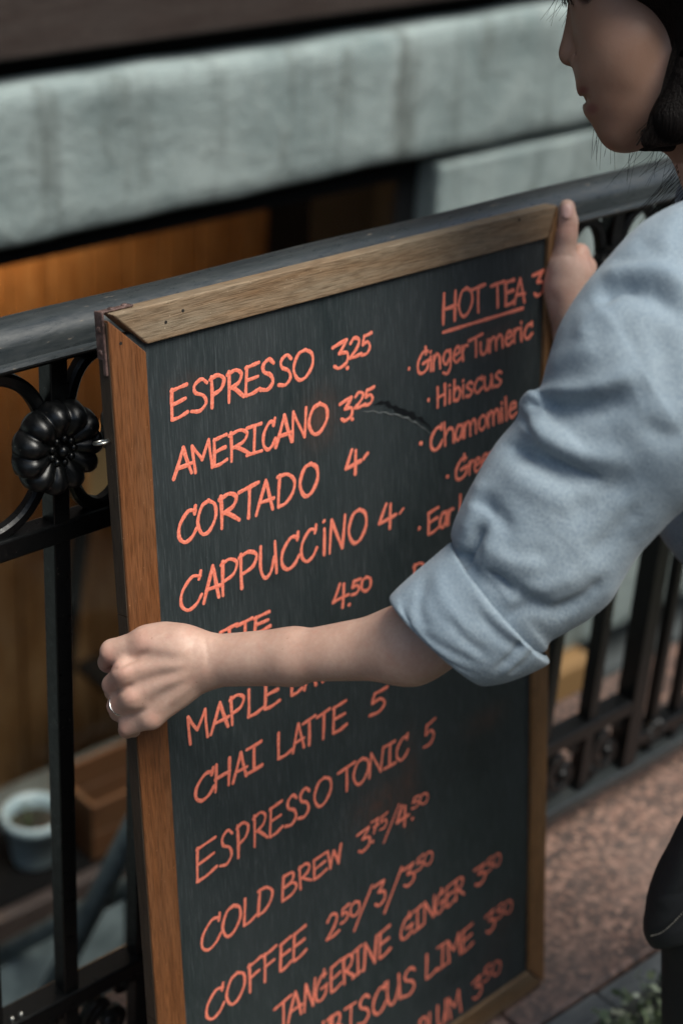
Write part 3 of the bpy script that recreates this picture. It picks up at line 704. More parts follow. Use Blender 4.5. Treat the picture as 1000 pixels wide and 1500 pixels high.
def stroke(mb, P2, wd, lift):
    n_ = len(P2); b = len(mb.v)
    P = np.array(P2)
    for i in range(n_):
        t = _n2(P[min(i+1, n_-1)]-P[max(i-1, 0)]); nrm = np.array([-t[1], t[0]])
        ww = wd*(1+.13*math.sin(i*.55+lift*9e4)+.07*math.sin(i*1.9+lift*4e4))
        for (h, c) in SECD: mb.v.append((P[i][0]+nrm[0]*c*ww, -(P[i][1]+nrm[1]*c*ww), -.0045+lift+h*.00022))
    for i in range(n_-1):
        for k in range(4): mb.f.append((b+i*5+k, b+i*5+k+1, b+(i+1)*5+k+1, b+(i+1)*5+k))
    # round ends
    for e, sg in ((0, -1), (n_-1, 1)):
        t = _n2(P[min(e+1, n_-1)]-P[max(e-1, 0)])*sg; nrm = np.array([-t[1], t[0]]); c0 = len(mb.v)
        ww = wd*(1+.13*math.sin(e*.55+lift*9e4)+.07*math.sin(e*1.9+lift*4e4))
        mb.v.append((P[e][0], -P[e][1], -.0045+lift+.9*.00022))
        for k in range(9):
            a = -math.pi/2+math.pi*k/8; q = P[e]+t*math.cos(a)*ww+nrm*math.sin(a)*ww; mb.v.append((q[0], -q[1], -.0045+lift))
        for k in range(8): mb.f.append((c0, c0+1+k, c0+2+k))
def _n2(v): return v/(np.linalg.norm(v)+1e-12)
cnt = [0]
def word(zoom, letters, base, top, wd=.0021, name='lettering'):
    """letters: [(char, x0, x1)], base/top: the baseline and cap line (x, y, x, y); all read off one enlarged view of the photograph"""
    ox, oy, sc = zoom; mb = MB()
    def ln(L, x): return L[1]+(L[3]-L[1])*(x-L[0])/(L[2]-L[0])
    for ch, x0, x1 in letters:
        cnt[0] += 1; jit = random.uniform(-.02, .02)
        for si, (kind, pts) in enumerate(G[ch]):
            Q = []
            for (gx, gy) in pts:
                x = x0+(x1-x0)*gx; yb = ln(base, x); yt = ln(top, x); y = yb+(yt-yb)*(gy+jit)
                gx2 = x
                Q.append(board_uv(ox+gx2/sc, oy+y/sc))
            if kind == 's' and len(Q) > 2: Q = catmull(Q, 7)
            else:
                Q = [np.array(q) for q in Q]; m_ = max(2, int(np.linalg.norm(Q[-1]-Q[0])/.004)+1)
                if len(Q) == 2: Q = [Q[0]+(Q[1]-Q[0])*k/m_+_n2(np.array([-(Q[1]-Q[0])[1], (Q[1]-Q[0])[0]]))*.0004*math.sin(math.pi*k/m_+cnt[0]) for k in range(m_+1)]
                if len(Q) > 2 and kind == 's': Q = catmull([q for q in Q], 3)
            stroke(mb, Q, wd*.82*(1+random.uniform(-.10, .08)), .00006+.00007*(si % 5)+.00002*(cnt[0] % 3))
    return bpart(mb, name, M['paint'], True)
Z1 = (230, 470, 3.0303); Z2 = (240, 630, 2.7027); Z3 = (590, 380, 4.3478); Z4 = (590, 570, 4.3478); Z5 = (250, 880, 2.8571)
Z6 = (270, 1040, 2.5641); Z7 = (280, 1150, 2.6316); Z8 = (380, 1220, 2.5)
word(Z1, [('E', 62, 135), ('S', 146, 228), ('P', 235, 300), ('R', 312, 385), ('E', 392, 455), ('S', 455, 522), ('S', 535, 600), ('O', 604, 693)], (90, 432, 645, 258), (95, 290, 650, 128))
word(Z1, [('3', 775, 852)], (800, 212, 850, 198), (775, 110, 850, 82)); word(Z1, [('.', 838, 850)], (838, 214, 850, 210), (838, 114, 850, 110))
word(Z1, [('2', 855, 905), ('5', 905, 950)], (870, 165, 940, 145), (870, 78, 940, 55), .0019)
word(Z1, [('A', 74, 157), ('M', 157, 243), ('E', 250, 310), ('R', 320, 413), ('I', 398, 465), ('C', 468, 525), ('A', 527, 600), ('N', 600, 662), ('O', 672, 757)], (85, 700, 715, 498), (95, 572, 715, 368))
word(Z1, [('3', 808, 870)], (830, 442, 870, 432), (810, 362, 870, 335)); word(Z1, [('.', 860, 872)], (860, 440, 872, 436), (860, 340, 872, 336))
word(Z1, [('2', 877, 922), ('5', 917, 962)], (880, 388, 960, 368), (880, 322, 960, 294), .0018)
word(Z2, [('C', 55, 130), ('O', 133, 208), ('R', 220, 298), ('T', 297, 375), ('A', 367, 435), ('D', 450, 520), ('O', 537, 610)], (90, 440, 575, 258), (90, 312, 575, 135), .0022)
word(Z2, [('4', 718, 778)], (718, 185, 778, 165), (718, 90, 778, 66)); word(Z2, [('-', 790, 806)], (790, 155, 806, 145), (790, 60, 806, 50))
word(Z2, [('C', 63, 150), ('A', 160, 222), ('P', 226, 292), ('P', 298, 370), ('U', 380, 446), ('C', 462, 535), ('C', 540, 605), ('J', 620, 648), ('N', 657, 715), ('O', 730, 802)], (105, 708, 765, 442), (105, 572, 765, 315), .0021)
word(Z2, [('4', 850, 918)], (850, 405, 918, 380), (850, 310, 918, 278)); word(Z2, [('-', 932, 948)], (932, 372, 948, 364), (932, 275, 948, 267), .0014)
word(Z2, [('4', 668, 730)], (668, 715, 730, 695), (668, 625, 730, 596)); word(Z2, [('.', 727, 739)], (727, 696, 739, 692), (727, 596, 739, 592))
word(Z2, [('5', 740, 777), ('0', 780, 820)], (740, 655, 820, 632), (740, 600, 820, 575), .0019)
word(Z5, [('L', 75, 125), ('A', 138, 200), ('T', 208, 280), ('T', 277, 342), ('E', 350, 415)], (60, 262, 385, 125), (60, 187, 385, 55))
word(Z5, [('M', 72, 155), ('A', 168, 243), ('P', 248, 308), ('L', 323, 385), ('E', 392, 455)], (85, 597, 430, 442), (85, 478, 430, 330))
word(Z5, [('L', 505, 548), ('A', 560, 610), ('T', 610, 660), ('T', 665, 715), ('E', 725, 770)], (505, 398, 760, 285), (505, 290, 760, 175))
word(Z5, [('C', 100, 182), ('H', 187, 250), ('A', 262, 320), ('I', 317, 382)], (130, 835, 350, 712), (130, 722, 350, 605))
word(Z5, [('L', 448, 505), ('A', 510, 558), ('T', 552, 605), ('T', 612, 665), ('E', 678, 735)], (455, 662, 705, 545), (455, 555, 705, 432))
word(Z5, [('5', 830, 905)], (830, 485, 905, 455), (830, 395, 905, 362))
word(Z6, [('E', 45, 120), ('S', 130, 184), ('P', 196, 242), ('R', 258, 312), ('E', 320, 368), ('S', 377, 425), ('S', 425, 472), ('O', 487, 552)], (60, 642, 520, 355), (70, 505, 520, 256), .0019)
word(Z6, [('T', 577, 640), ('O', 634, 692), ('N', 695, 745), ('I', 750, 792), ('C', 794, 840)], (605, 306, 820, 183), (610, 212, 820, 98), .0018)
word(Z6, [('5', 897, 942)], (897, 142, 940, 118), (897, 58, 940, 32), .0018)
word(Z7, [('C', 37, 115), ('O', 120, 192), ('L', 203, 250), ('D', 257, 315)], (70, 634, 280, 490), (75, 515, 280, 395), .0019)
word(Z7, [('B', 352, 408), ('R', 415, 462), ('E', 470, 522), ('W', 526, 577)], (355, 447, 550, 312), (360, 350, 550, 242), .0018)
word(Z7, [('3', 637, 692)], (637, 270, 690, 238), (637, 190, 690, 158), .0018); word(Z7, [('.', 692, 704)], (692, 224, 704, 218), (692, 140, 704, 134))
word(Z7, [('7', 693, 722), ('5', 725, 757)], (693, 192, 757, 158), (693, 142, 757, 104), .0012)
word(Z7, [('/', 740, 802)], (740, 222, 802, 200), (740, 95, 802, 72), .0012)
word(Z7, [('4', 790, 838)], (790, 172, 838, 150), (790, 92, 838, 66), .0018); word(Z7, [('.', 847, 857)], (847, 134, 857, 129), (847, 60, 857, 55))
word(Z7, [('5', 848, 880), ('0', 880, 912)], (848, 92, 912, 66), (848, 52, 912, 24), .0012)
word(Z7, [('C', 55, 127), ('O', 135, 208), ('F', 220, 270), ('F', 278, 328), ('E', 342, 385), ('E', 393, 442)], (85, 898, 415, 668), (90, 785, 415, 560), .0019)
word(Z7, [('2', 522, 570)], (522, 602, 570, 572), (522, 512, 570, 482), .0017); word(Z7, [('5', 575, 608), ('0', 612, 650)], (575, 536, 650, 492), (575, 478, 650, 438), .0016)
word(Z7, [('/', 627, 698)], (627, 562, 698, 530), (627, 415, 698, 385), .0016); word(Z7, [('3', 702, 750)], (702, 475, 750, 452), (702, 388, 750, 364), .0017)
word(Z7, [('/', 745, 810)], (745, 494, 810, 465), (745, 348, 810, 318), .0016); word(Z7, [('3', 812, 862)], (812, 398, 862, 372), (812, 322, 862, 294), .0017)
word(Z7, [('5', 864, 895), ('0', 896, 930)], (864, 334, 930, 298), (864, 284, 930, 248), .0012)
word(Z8, [('T', 55, 118), ('A', 105, 155), ('N', 165, 202), ('G', 205, 248), ('E', 260, 300), ('R', 305, 345), ('I', 340, 378), ('N', 382, 428), ('E', 437, 478)], (70, 722, 455, 452), (75, 622, 455, 355), .0018)
word(Z8, [('G', 515, 560), ('I', 560, 597), ('N', 602, 640), ('G', 642, 676), ('E', 682, 712), ('R', 715, 748)], (535, 385, 730, 240), (540, 302, 730, 165), .0017)
word(Z8, [('3', 783, 828)], (783, 202, 828, 175), (783, 135, 828, 108), .0017); word(Z8, [('5', 829, 853), ('0', 855, 882)], (829, 145, 882, 115), (829, 98, 882, 68), .0012)
word(Z8, [('H', 190, 238), ('I', 245, 268), ('B', 262, 305), ('I', 312, 355), ('S', 357, 405), ('C', 413, 462), ('U', 466, 514), ('S', 520, 572)], (340, 724, 545, 592), (330, 632, 545, 498), .0018)
word(Z8, [('L', 608, 650), ('I', 650, 688), ('M', 688, 735), ('E', 742, 780)], (615, 532, 760, 425), (612, 446, 760, 345), .0017)
word(Z8, [('3', 824, 862)], (824, 372, 862, 348), (824, 302, 862, 276), .0017); word(Z8, [('5', 864, 891), ('0', 894, 924)], (864, 318, 924, 288), (864, 272, 924, 240), .0012)
word(Z8, [('P', 584, 612), ('L', 620, 645), ('U', 650, 684), ('M', 692, 735)], (585, 768, 720, 664), (590, 682, 725, 578), .0017)
word(Z8, [('3', 776, 814)], (776, 616, 814, 590), (776, 545, 814, 518), .0017); word(Z8, [('5', 816, 846), ('0', 850, 882)], (816, 548, 882, 512), (816, 498, 882, 460), .0012)
word(Z3, [('H', 255, 338), ('O', 352, 442), ('T', 432, 522)], (265, 408, 480, 330), (265, 218, 480, 166), .0022)
word(Z3, [('T', 560, 640), ('E', 648, 707), ('A', 708, 775)], (600, 304, 770, 270), (600, 148, 770, 118), .0022)
word(Z3, [('-', 255, 762)], (255, 470, 762, 310), (255, 466, 762, 306), .0019); word(Z3, [('3', 822, 900)], (822, 240, 900, 222), (822, 92, 900, 68), .0020)
word(Z3, [('.', 30, 46)], (30, 704, 46, 694), (30, 600, 46, 590)); word(Z3, [('.', 154, 170)], (154, 904, 170, 896), (154, 800, 170, 790))
word(Z3, [('G', 90, 165), ('i', 162, 188), ('n', 190, 238), ('g', 250, 306), ('e', 318, 365), ('r', 372, 412)], (100, 735, 400, 635), (100, 588, 400, 490), .0019)
word(Z3, [('T', 418, 505), ('u', 490, 545), ('m', 548, 635), ('e', 648, 695), ('r', 702, 738), ('i', 738, 764), ('c', 768, 822)], (430, 632, 820, 492), (430, 505, 820, 355), .0019)
word(Z3, [('H', 217, 270), ('i', 282, 308), ('b', 320, 366), ('i', 370, 394), ('s', 398, 445), ('c', 450, 505), ('u', 515, 568), ('s', 580, 630)], (225, 940, 600, 805), (225, 812, 600, 665), .0019)
word(Z4, [('.', 105, 121)], (105, 352, 121, 344), (105, 250, 121, 240)); word(Z4, [('.', 275, 291)], (275, 566, 291, 558), (275, 460, 291, 450)); word(Z4, [('.', 95, 111)], (95, 897, 111, 889), (95, 790, 111, 780))
word(Z4, [('C', 172, 250), ('h', 258, 325), ('a', 330, 380), ('m', 388, 465), ('o', 480, 530), ('m', 538, 612), ('i', 615, 640), ('l', 640, 668), ('e', 672, 722)], (190, 392, 700, 178), (190, 245, 700, 40), .0019)
word(Z4, [('G', 332, 410), ('r', 418, 450), ('e', 452, 492), ('e', 497, 545), ('n', 555, 600)], (350, 582, 540, 490), (350, 445, 540, 365), .0019)
word(Z4, [('E', 157, 227), ('a', 232, 278), ('r', 285, 322), ('l', 345, 385)], (170, 922, 365, 830), (170, 778, 365, 682), .0019)
word(Z4, [('P', 68, 135)], (68, 1275, 135, 1240), (68, 1125, 135, 1100), .0019)

# ------------------------------------------------------------------ implicit surfaces for bodies
def cone(a, b, ra, rb, k=.008): return ('c', np.array(a, float), np.array(b, float), ra, rb, k)
def ball(c, r, k=.008): return cone(c, np.array(c)+1e-5, r, r, k)
def ell(c, axes, radii, k=.01): return ('e', np.array(c, float), np.array(axes, float), np.array(radii, float), None, k)
def ev(pr, P):
    if pr[0] == 'c':
        _, a, b, ra, rb, _k = pr; ab = b-a; L2 = max(ab@ab, 1e-12)
        t = np.clip(((P-a)@ab)/L2, 0, 1); return np.linalg.norm(P-a-t[:, None]*ab, axis=1)-(ra+(rb-ra)*t)
    _, c, A, R, _x, _k = pr; q = (P-c)@A.T; k0 = np.linalg.norm(q/R, axis=1); k1 = np.linalg.norm(q/(R*R), axis=1)
    return k0*(k0-1)/np.maximum(k1, 1e-9)
def field(prims, P):
    d = None
    for pr in prims:
        e = ev(pr, P)
        if pr[-1] < 0:                                       # negative blend radius: carve
            k = -pr[-1]; h = np.clip(.5-.5*(d+e)/k, 0, 1); d = d*(1-h)-e*h+k*h*(1-h); continue
        if d is None: d = e; continue
        k = pr[-1]; h = np.clip(.5+.5*(d-e)/k, 0, 1); d = d*(1-h)+e*h-k*h*(1-h)
    return d
def net(prims, vx):
    lo = np.min([np.minimum(p[1], p[2] if p[0] == 'c' else p[1])-(max(p[3], p[4]) if p[0] == 'c' else p[3].max()) for p in prims], axis=0)-.03
    hi = np.max([np.maximum(p[1], p[2] if p[0] == 'c' else p[1])+(max(p[3], p[4]) if p[0] == 'c' else p[3].max()) for p in prims], axis=0)+.03
    N = 12; bs = vx*N; nb = np.ceil((hi-lo)/bs).astype(int)+1
    bi = np.stack(np.meshgrid(*[np.arange(k) for k in nb], indexing='ij'), -1).reshape(-1, 3)
    C = lo+(bi+.5)*bs; E = np.stack([ev(p, C) for p in prims]); rad = bs*.87
    keep = (E.min(0) < rad+.03); bi = bi[keep]; C = C[keep]; E = E[:, keep]
    f = field(prims, C); keep = np.abs(f) < rad*1.6+.012; bi = bi[keep]; C = C[keep]; E = E[:, keep]
    gi = np.stack(np.meshgrid(*[np.arange(N+1)]*3, indexing='ij'), -1).reshape(-1, 3)
    NX = (nb*N+5).astype(np.int64)
    keys = []; pos = []; edges = []
    for b, c, e in zip(bi, C, E.T):
        g = gi+b*N; P = lo+g*vx
        sub = [p for p, q in zip(prims, e) if p[-1] < 0 or q < rad+.03 + e.min()*0]
        if not any(p[-1] > 0 for p in sub): continue
        v = field(sub, P).reshape(N+1, N+1, N+1); s = v < 0
        if s.all() or not s.any(): continue
        acc = np.zeros((N, N, N, 3)); cn = np.zeros((N, N, N))
        for ax in range(3):
            sl0 = [slice(None)]*3; sl1 = [slice(None)]*3; sl0[ax] = slice(0, N); sl1[ax] = slice(1, N+1)
            v0 = v[tuple(sl0)]; v1 = v[tuple(sl1)]; cr = (v0 < 0) != (v1 < 0)
            t = np.where(cr, v0/np.where(cr, v0-v1, 1), 0)
            o1, o2 = [a for a in range(3) if a != ax]
            for d1 in (0, 1):
                for d2 in (0, 1):
                    s_ = [slice(0, N)]*3; s_[o1] = slice(d1, N+d1); s_[o2] = slice(d2, N+d2)
                    cc = cr[tuple(s_)]; tt = t[tuple(s_)]; off = [0, 0, 0]; off[o1] = d1; off[o2] = d2
                    pp = np.zeros((N, N, N, 3)); pp[..., ax] = tt; pp[..., o1] = d1; pp[..., o2] = d2
                    acc += pp*cc[..., None]; cn += cc
            s_ = [slice(0, N)]*3; idx = np.argwhere(cr[tuple(s_)])
            if len(idx):
                inside0 = s[tuple(idx.T)]; edges.append((ax, idx+b*N, inside0))
        m = cn > 0; idx = np.argwhere(m); pp = acc[m]/cn[m][:, None]
        gl_ = idx+b*N; keys.append(gl_[:, 0]+NX[0]*(gl_[:, 1]+NX[1]*gl_[:, 2])); pos.append(lo+(gl_+pp)*vx)
    keys = np.concatenate(keys); pos = np.concatenate(pos); o = np.argsort(keys); keys = keys[o]; pos = pos[o]
    F = []
    for ax, g, ins in edges:
        o1, o2 = [a for a in range(3) if a != ax]; q = []
        for (d1, d2) in ((0, 0), (1, 0), (1, 1), (0, 1)):
            h = g.copy(); h[:, o1] -= d1; h[:, o2] -= d2; q.append(h[:, 0]+NX[0]*(h[:, 1]+NX[1]*h[:, 2]))
        q = np.stack(q, 1); ii = np.clip(np.searchsorted(keys, q), 0, len(keys)-1); ok = (keys[ii] == q).all(1) & (g[:, o1] > 0) & (g[:, o2] > 0)
        flip = (ins if ax != 1 else ~ins); ii = ii[ok]; fl = flip[ok]; ii[~fl] = ii[~fl][:, ::-1]; F.append(ii)
    return pos, np.concatenate(F)
def mesh_np(name, V, F, mt, parent=None):
    me = bpy.data.meshes.new(name); me.from_pydata(V.tolist(), [], F.tolist()); me.update(); me.materials.append(mt); me.shade_smooth()
    return link(name, me, None, parent)
def relax(V, F, it=2, lam=.5):
    a = np.concatenate([F[:, [0, 1]], F[:, [1, 2]], F[:, [2, 3]], F[:, [3, 0]]]); a = np.concatenate([a, a[:, ::-1]])
    cn = np.bincount(a[:, 0], minlength=len(V))[:, None]
    for _ in range(it):
        s = np.stack([np.bincount(a[:, 0], weights=V[a[:, 1], k], minlength=len(V)) for k in range(3)], 1)/np.maximum(cn, 1)
        V = V+(s-V)*lam
    return V
def normals(V, F):
    n_ = np.cross(V[F[:, 2]]-V[F[:, 0]], V[F[:, 3]]-V[F[:, 1]]); N = np.zeros_like(V)
    for k in range(4): 
        for c in range(3): N[:, c] += np.bincount(F[:, k], weights=n_[:, c], minlength=len(V))
    return N/np.maximum(np.linalg.norm(N, axis=1), 1e-12)[:, None]
def sculpt(V, F, folds, box=None):
    """press grooves (-) and raise ridges (+) along curves on the side of the surface that faces the street"""
    N = normals(V, F); X, Y, D = seen(V); view = _nn(EYE-V); face = np.clip(((N*view).sum(1)-.05)*2.5, 0, 1)
    d = np.zeros(len(V))
    for pts, amp, sg in folds:
        c = np.array(catmull(pts, 5)) if len(pts) > 2 else np.array([np.array(pts[0])+(np.array(pts[1])-np.array(pts[0]))*t for t in np.linspace(0, 1, 8)])
        m = np.where((X > c[:, 0].min()-4*sg) & (X < c[:, 0].max()+4*sg) & (Y > c[:, 1].min()-4*sg) & (Y < c[:, 1].max()+4*sg) & (face > 0))[0]
        if not len(m): continue
        P = np.stack([X[m], Y[m]], 1); best = np.full(len(m), 1e9); tt = np.zeros(len(m))
        L = len(c)-1
        for i in range(L):
            a, b = c[i], c[i+1]; ab = b-a; t = np.clip(((P-a)@ab)/max(ab@ab, 1e-9), 0, 1); dd = ((P-a-t[:, None]*ab)**2).sum(1)
            u = dd < best; best[u] = dd[u]; tt[u] = (i+t[u])/L
        d[m] += amp*np.exp(-best/(2*sg*sg))*np.clip(np.sin(np.pi*np.clip(tt*.86+.07, 0, 1))*1.5, 0, 1)
    return V+N*(d*face)[:, None]
def _nn(v): return v/np.linalg.norm(v, axis=1)[:, None]

# ------------------------------------------------------------------ the person
pe = empty('person', tuple(at(1060, 1900, 1.9)[:2])+(0,))
tag(pe, 'dark haired person in light blue shirt and black jeans gripping both sides of the board', 'person')
def J(px, py, d): return at(px, py, d)
body = []
# left arm and hand (index on top, fingers hooked round the board's left edge)
wr = J(312, 968, 1.385)
def C(a, b, ra, rb, k=.008): body.append(cone(J(*a), J(*b), ra, rb, k))
up_im = J(0, 0, 1.4)-J(0, 100, 1.4); up_im = _n(up_im); rt_im = _n(J(100, 0, 1.4)-J(0, 0, 1.4)); fw_im = np.cross(up_im, rt_im)
# forearm: two bones wide in the image, a little flatter in depth
C((312, 968, 1.388), (430, 962, 1.360), .0178, .0195, .01); C((430, 962, 1.360), (600, 944, 1.320), .0195, .0272, .01)
C((600, 944, 1.320), (770, 868, 1.290), .0272, .029, .02)
C((318, 955, 1.385), (430, 950, 1.36), .0130, .0155, .008); C((318, 982, 1.392), (430, 975, 1.365), .0120, .0150, .008)
# back of the hand: rays from the wrist to the knuckles
kn = {'i': (212, 941, 1.392, .0112), 'm': (184, 984, 1.389, .0101), 'r': (194, 1020, 1.393, .0097), 'p': (222, 1050, 1.400, .0098)}
wp = {'i': (296, 952, 1.386, .0130), 'm': (296, 966, 1.388, .0150), 'r': (300, 976, 1.390, .0140), 'p': (302, 986, 1.394, .0110)}
for f_ in 'imrp': body.append(cone(J(*wp[f_][:3]), J(*kn[f_][:3]), wp[f_][3], kn[f_][3], .010))
C((262, 946, 1.386), (225, 942, 1.392), .0165, .013, .012)       # web towards the thumb
C((255, 975, 1.392), (215, 985, 1.398), .0160, .012, .012)
C((255, 1000, 1.398), (222, 1020, 1.402), .0150, .012, .012)
C((280, 946, 1.395), (245, 936, 1.400), .0120, .0120, .012)      # thumb base
fingers = {
 'i': [(212, 941, 1.392), (165, 954, 1.402), (159, 970, 1.424), (176, 982, 1.452)],
 'm': [(184, 984, 1.388), (166, 1003, 1.410), (168, 1013, 1.436), (184, 1018, 1.456)],
 'r': [(194, 1020, 1.392), (172, 1034, 1.411), (174, 1043, 1.436), (190, 1046, 1.456)],
 'p': [(222, 1050, 1.400), (188, 1064, 1.414), (186, 1069, 1.434), (198, 1070, 1.450)]}
rr_ = {'i': (.0112, .0098, .0084, .0070), 'm': (.0099, .0088, .0080, .0070), 'r': (.0093, .0082, .0075, .0066), 'p': (.0092, .0076, .0068, .0060)}
for f_ in 'imrp':
    P = fingers[f_]; R = rr_[f_]
    for i in range(3): body.append(cone(J(*P[i]), J(*P[i+1]), R[i], R[i+1], .0028 if i else .0050))
C((206, 1034, 1.402), (190, 1050, 1.412), .0085, .0078, .004)
C((190, 1050, 1.418), (188, 1056, 1.430), .0075, .007, .003)
# thumb, hidden between palm and board
C((262, 952, 1.400), (232, 968, 1.420), .0115, .0098, .006); C((232, 968, 1.420), (214, 990, 1.424), .0098, .0080, .004)
# right arm and hand (thumb up along the right edge)
RW = (845, 482, 1.73)
C(RW, (905, 600, 1.72), .0225, .029, .02); C((905, 600, 1.72), (1060, 760, 1.66), .029, .036, .02)
C(RW, (838, 405, 1.715), .0235, .0205, .015); C((826, 430, 1.71), (822, 395, 1.703), .0165, .0155, .012)
C((826, 455, 1.712), (820, 420, 1.705), .0150, .0150, .012)
C((822, 392, 1.702), (829, 345, 1.695), .0132, .0098, .008); C((829, 345, 1.695), (831, 325, 1.693), .0098, .0097, .006)
C((831, 328, 1.693), (830, 304, 1.690), .0092, .0080, .004)
rk = [(848, 372, 1.725), (858, 392, 1.735), (858, 415, 1.742), (852, 436, 1.745)]
for i, (x, y, d) in enumerate(rk):
    C((842, 445, 1.73), (x, y, d), .017, .0098, .010)
    C((x, y, d), (x-6, y-2, d+.035), .0096, .0085, .004); C((x-6, y-2, d+.035), (x-30, y+2, d+.045), .0085, .0072, .004); C((x-30, y+2, d+.045), (x-46, y+4, d+.03), .0072, .0062, .004)
# upper arms and torso (under the shirt)
LS = J(1100, 450, 1.22); RS = J(1090, 430, 1.52)
LE = J(770, 855, 1.292); RE = J(1060, 760, 1.66)
body += [cone(LE, J(880, 690, 1.285), .029, .032, .02), cone(J(880, 690, 1.285), LS, .032, .036, .02)]; body.append(cone(RE, RS, .036, .045, .02))
NK = J(1110, 250, 1.40); CH = J(1220, 520, 1.40); BE = J(1350, 780, 1.46); HP = J(1440, 1010, 1.52)
side = _n(np.array([.68, .73, 0])); 
body += [cone(LS+side*.05, RS-side*.05, .052, .052, .03), cone(CH-side*.045, CH+side*.045, .085, .085, .04), cone(CH, BE, .10, .095, .04), cone(BE, HP, .095, .10, .04), cone(HP-side*.06, HP+side*.06, .095, .095, .04)]
body.append(cone(NK+np.array([.01, .0, -.02]), J(1030, 130, 1.42), .050, .048, .02)); body.append(cone(CH, NK, .08, .05, .03))
KL = J(1045, 1345, 1.63); KR = KL+side*.20+rt_im*.17; AL = np.array([KL[0]+.06, KL[1]-.01, .09]); AR = np.array([KR[0]+.10, KR[1]-.03, .09])
HL = HP-side*.08; HR = HP+side*.08
for H_, K_, A_ in ((HL, KL, AL), (HR, KR, AR)):
    body += [cone(H_, K_, .075, .044, .03), cone(K_, A_, .044, .030, .02), cone(A_, A_+np.array([-.09, .05, -.055]), .030, .022, .01)]
# head
def H(px, py, dz=0., d=1.42): return J(px, py, d+dz)
hd = []
hd.append(ell(H(1012, -62), [rt_im, up_im, fw_im], (.093, .100, .074), .02))
hd += [ball(H(932, 58), .050, .02), ball(H(920, 62, -.030), .036, .02), ball(H(920, 62, .030), .036, .02)]
hd += [cone(H(905, 8, -.02), H(905, 8, .02), .034, .034, .02), cone(H(900, -60, -.025), H(900, -60, .025), .038, .038, .02)]
hd += [cone(H(848, -12), H(833, 74), .0050, .0082, .007), cone(H(836, 74), H(833, 82), .0078, .0080, .004), ball(H(845, 86, -.010), .0068, .004), ball(H(845, 86, .010), .0068, .004)]
hd += [cone(H(884, 106, -.016), H(884, 106, .016), .0215, .0215, .010), cone(H(859, 129, -.013), H(859, 129, .013), .0063, .0063, .004), cone(H(869, 159, -.011), H(869, 159, .011), .0062, .0062, .004)]
hd += [ball(H(915, 108, -.022), .030, .02), ball(H(915, 108, .022), .030, .02)]
hd += [cone(H(902, 148, -.018), H(902, 148, .018), .0200, .0200, .010), cone(H(906, 192, -.008), H(906, 192, .008), .0130, .0130, .012)]
hd += [cone(H(910, 190, -.012), H(1010, 120, -.052), .0125, .016, .015), cone(H(910, 190, .012), H(1010, 120, .052), .0125, .016, .015), ball(H(950, 130), .046, .02), cone(H(1010, 120, -.052), H(1020, 20, -.055), .016, .014, .02)]
hd += [cone(H(855, 145.5, -.024), H(855, 145.5, .024), .0030, .0030, -.003), cone(H(850, 91, -.0165), H(846, 80, -.0165), .0022, .0022, -.003), ball(H(841, 95, -.006), .0028, -.003)]
hd += [cone(H(866, -14, -.024), H(866, -14, -.036), .010, .010, -.012), cone(H(866, -14, .024), H(866, -14, .036), .010, .010, -.012)]
hd += [ball(H(880, -14, -.028), .0118, .003), ball(H(880, -14, .028), .0118, .003)]
body += hd
V, F = net(body, .0021)
V = relax(V, F, 2, .5)
tend = [(((285, 958), (245, 952), (212, 942)), .0008, 7), (((282, 972), (230, 976), (186, 982)), .0011, 6), (((282, 986), (240, 1002), (198, 1018)), .0011, 6), (((285, 998), (255, 1024), (224, 1046)), .0010, 5),
        (((265, 965), (225, 962), (203, 962)), -.0007, 6), (((262, 985), (225, 994), (198, 1003)), -.0013, 5), (((262, 1005), (235, 1020), (214, 1034)), -.0010, 5),
        (((296, 928), (303, 950), (304, 975)), -.0006, 2.2), (((286, 930), (281, 950), (283, 965)), -.0004, 2.2),
        (((205, 934), (212, 944), (205, 954)), .0005, 7), (((178, 980), (184, 987), (186, 994)), .0010, 7), (((188, 1016), (195, 1022), (197, 1028)), .0007, 7), (((216, 1047), (226, 1054), (232, 1060)), .0005, 7),
        (((214, 955), (182, 972), (153, 986)), -.0026, 3.0), (((195, 1003), (180, 1010), (163, 1018)), -.0020, 2.6), (((212, 1040), (195, 1048), (174, 1053)), -.0018, 2.6),
        (((820, 326), (830, 323), (841, 326)), -.0007, 2.2), (((820, 333), (830, 331), (842, 333)), -.0006, 2.2), (((806, 378), (820, 374), (838, 376)), -.0006, 2.5), (((806, 432), (812, 440), (818, 442)), -.001, 4)]
V = sculpt(V, F, tend)
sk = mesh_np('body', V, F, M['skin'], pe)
X, Y, D = seen(V)
bl = np.zeros(len(V)); tn = np.zeros(len(V))
for (x, y, r, s) in ((207, 942, 12, .35), (180, 986, 10, .35), (193, 1021, 9, .35), (224, 1052, 9, .3), (157, 958, 10, .5), (160, 1004, 8, .5), (164, 1034, 8, .5), (180, 1066, 9, .5), (160, 975, 8, .5), (830, 335, 14, .5), (860, 372, 12, .35), (822, 430, 12, .3), (845, 84, 10, .15)):
    bl += s*np.exp(-((X-x)**2+(Y-y)**2)/(2*r*r))
lip_ = ((np.abs(X-853) < 12) & (np.abs(Y-134) < 9)) | ((np.abs(X-864) < 12) & (np.abs(Y-158) < 11)); bl += 0
lip_ = np.exp(-(((X-853)/9)**2+((Y-132)/6)**2)**2)+np.exp(-(((X-866)/9)**2+((Y-159)/8)**2)**2)
tn += np.clip((X-300)/60, 0, 1)*.10*(X < 700)+.8*((X > 780) & (Y < 240))  # slight tone on the forearm, strong painted shade over the face
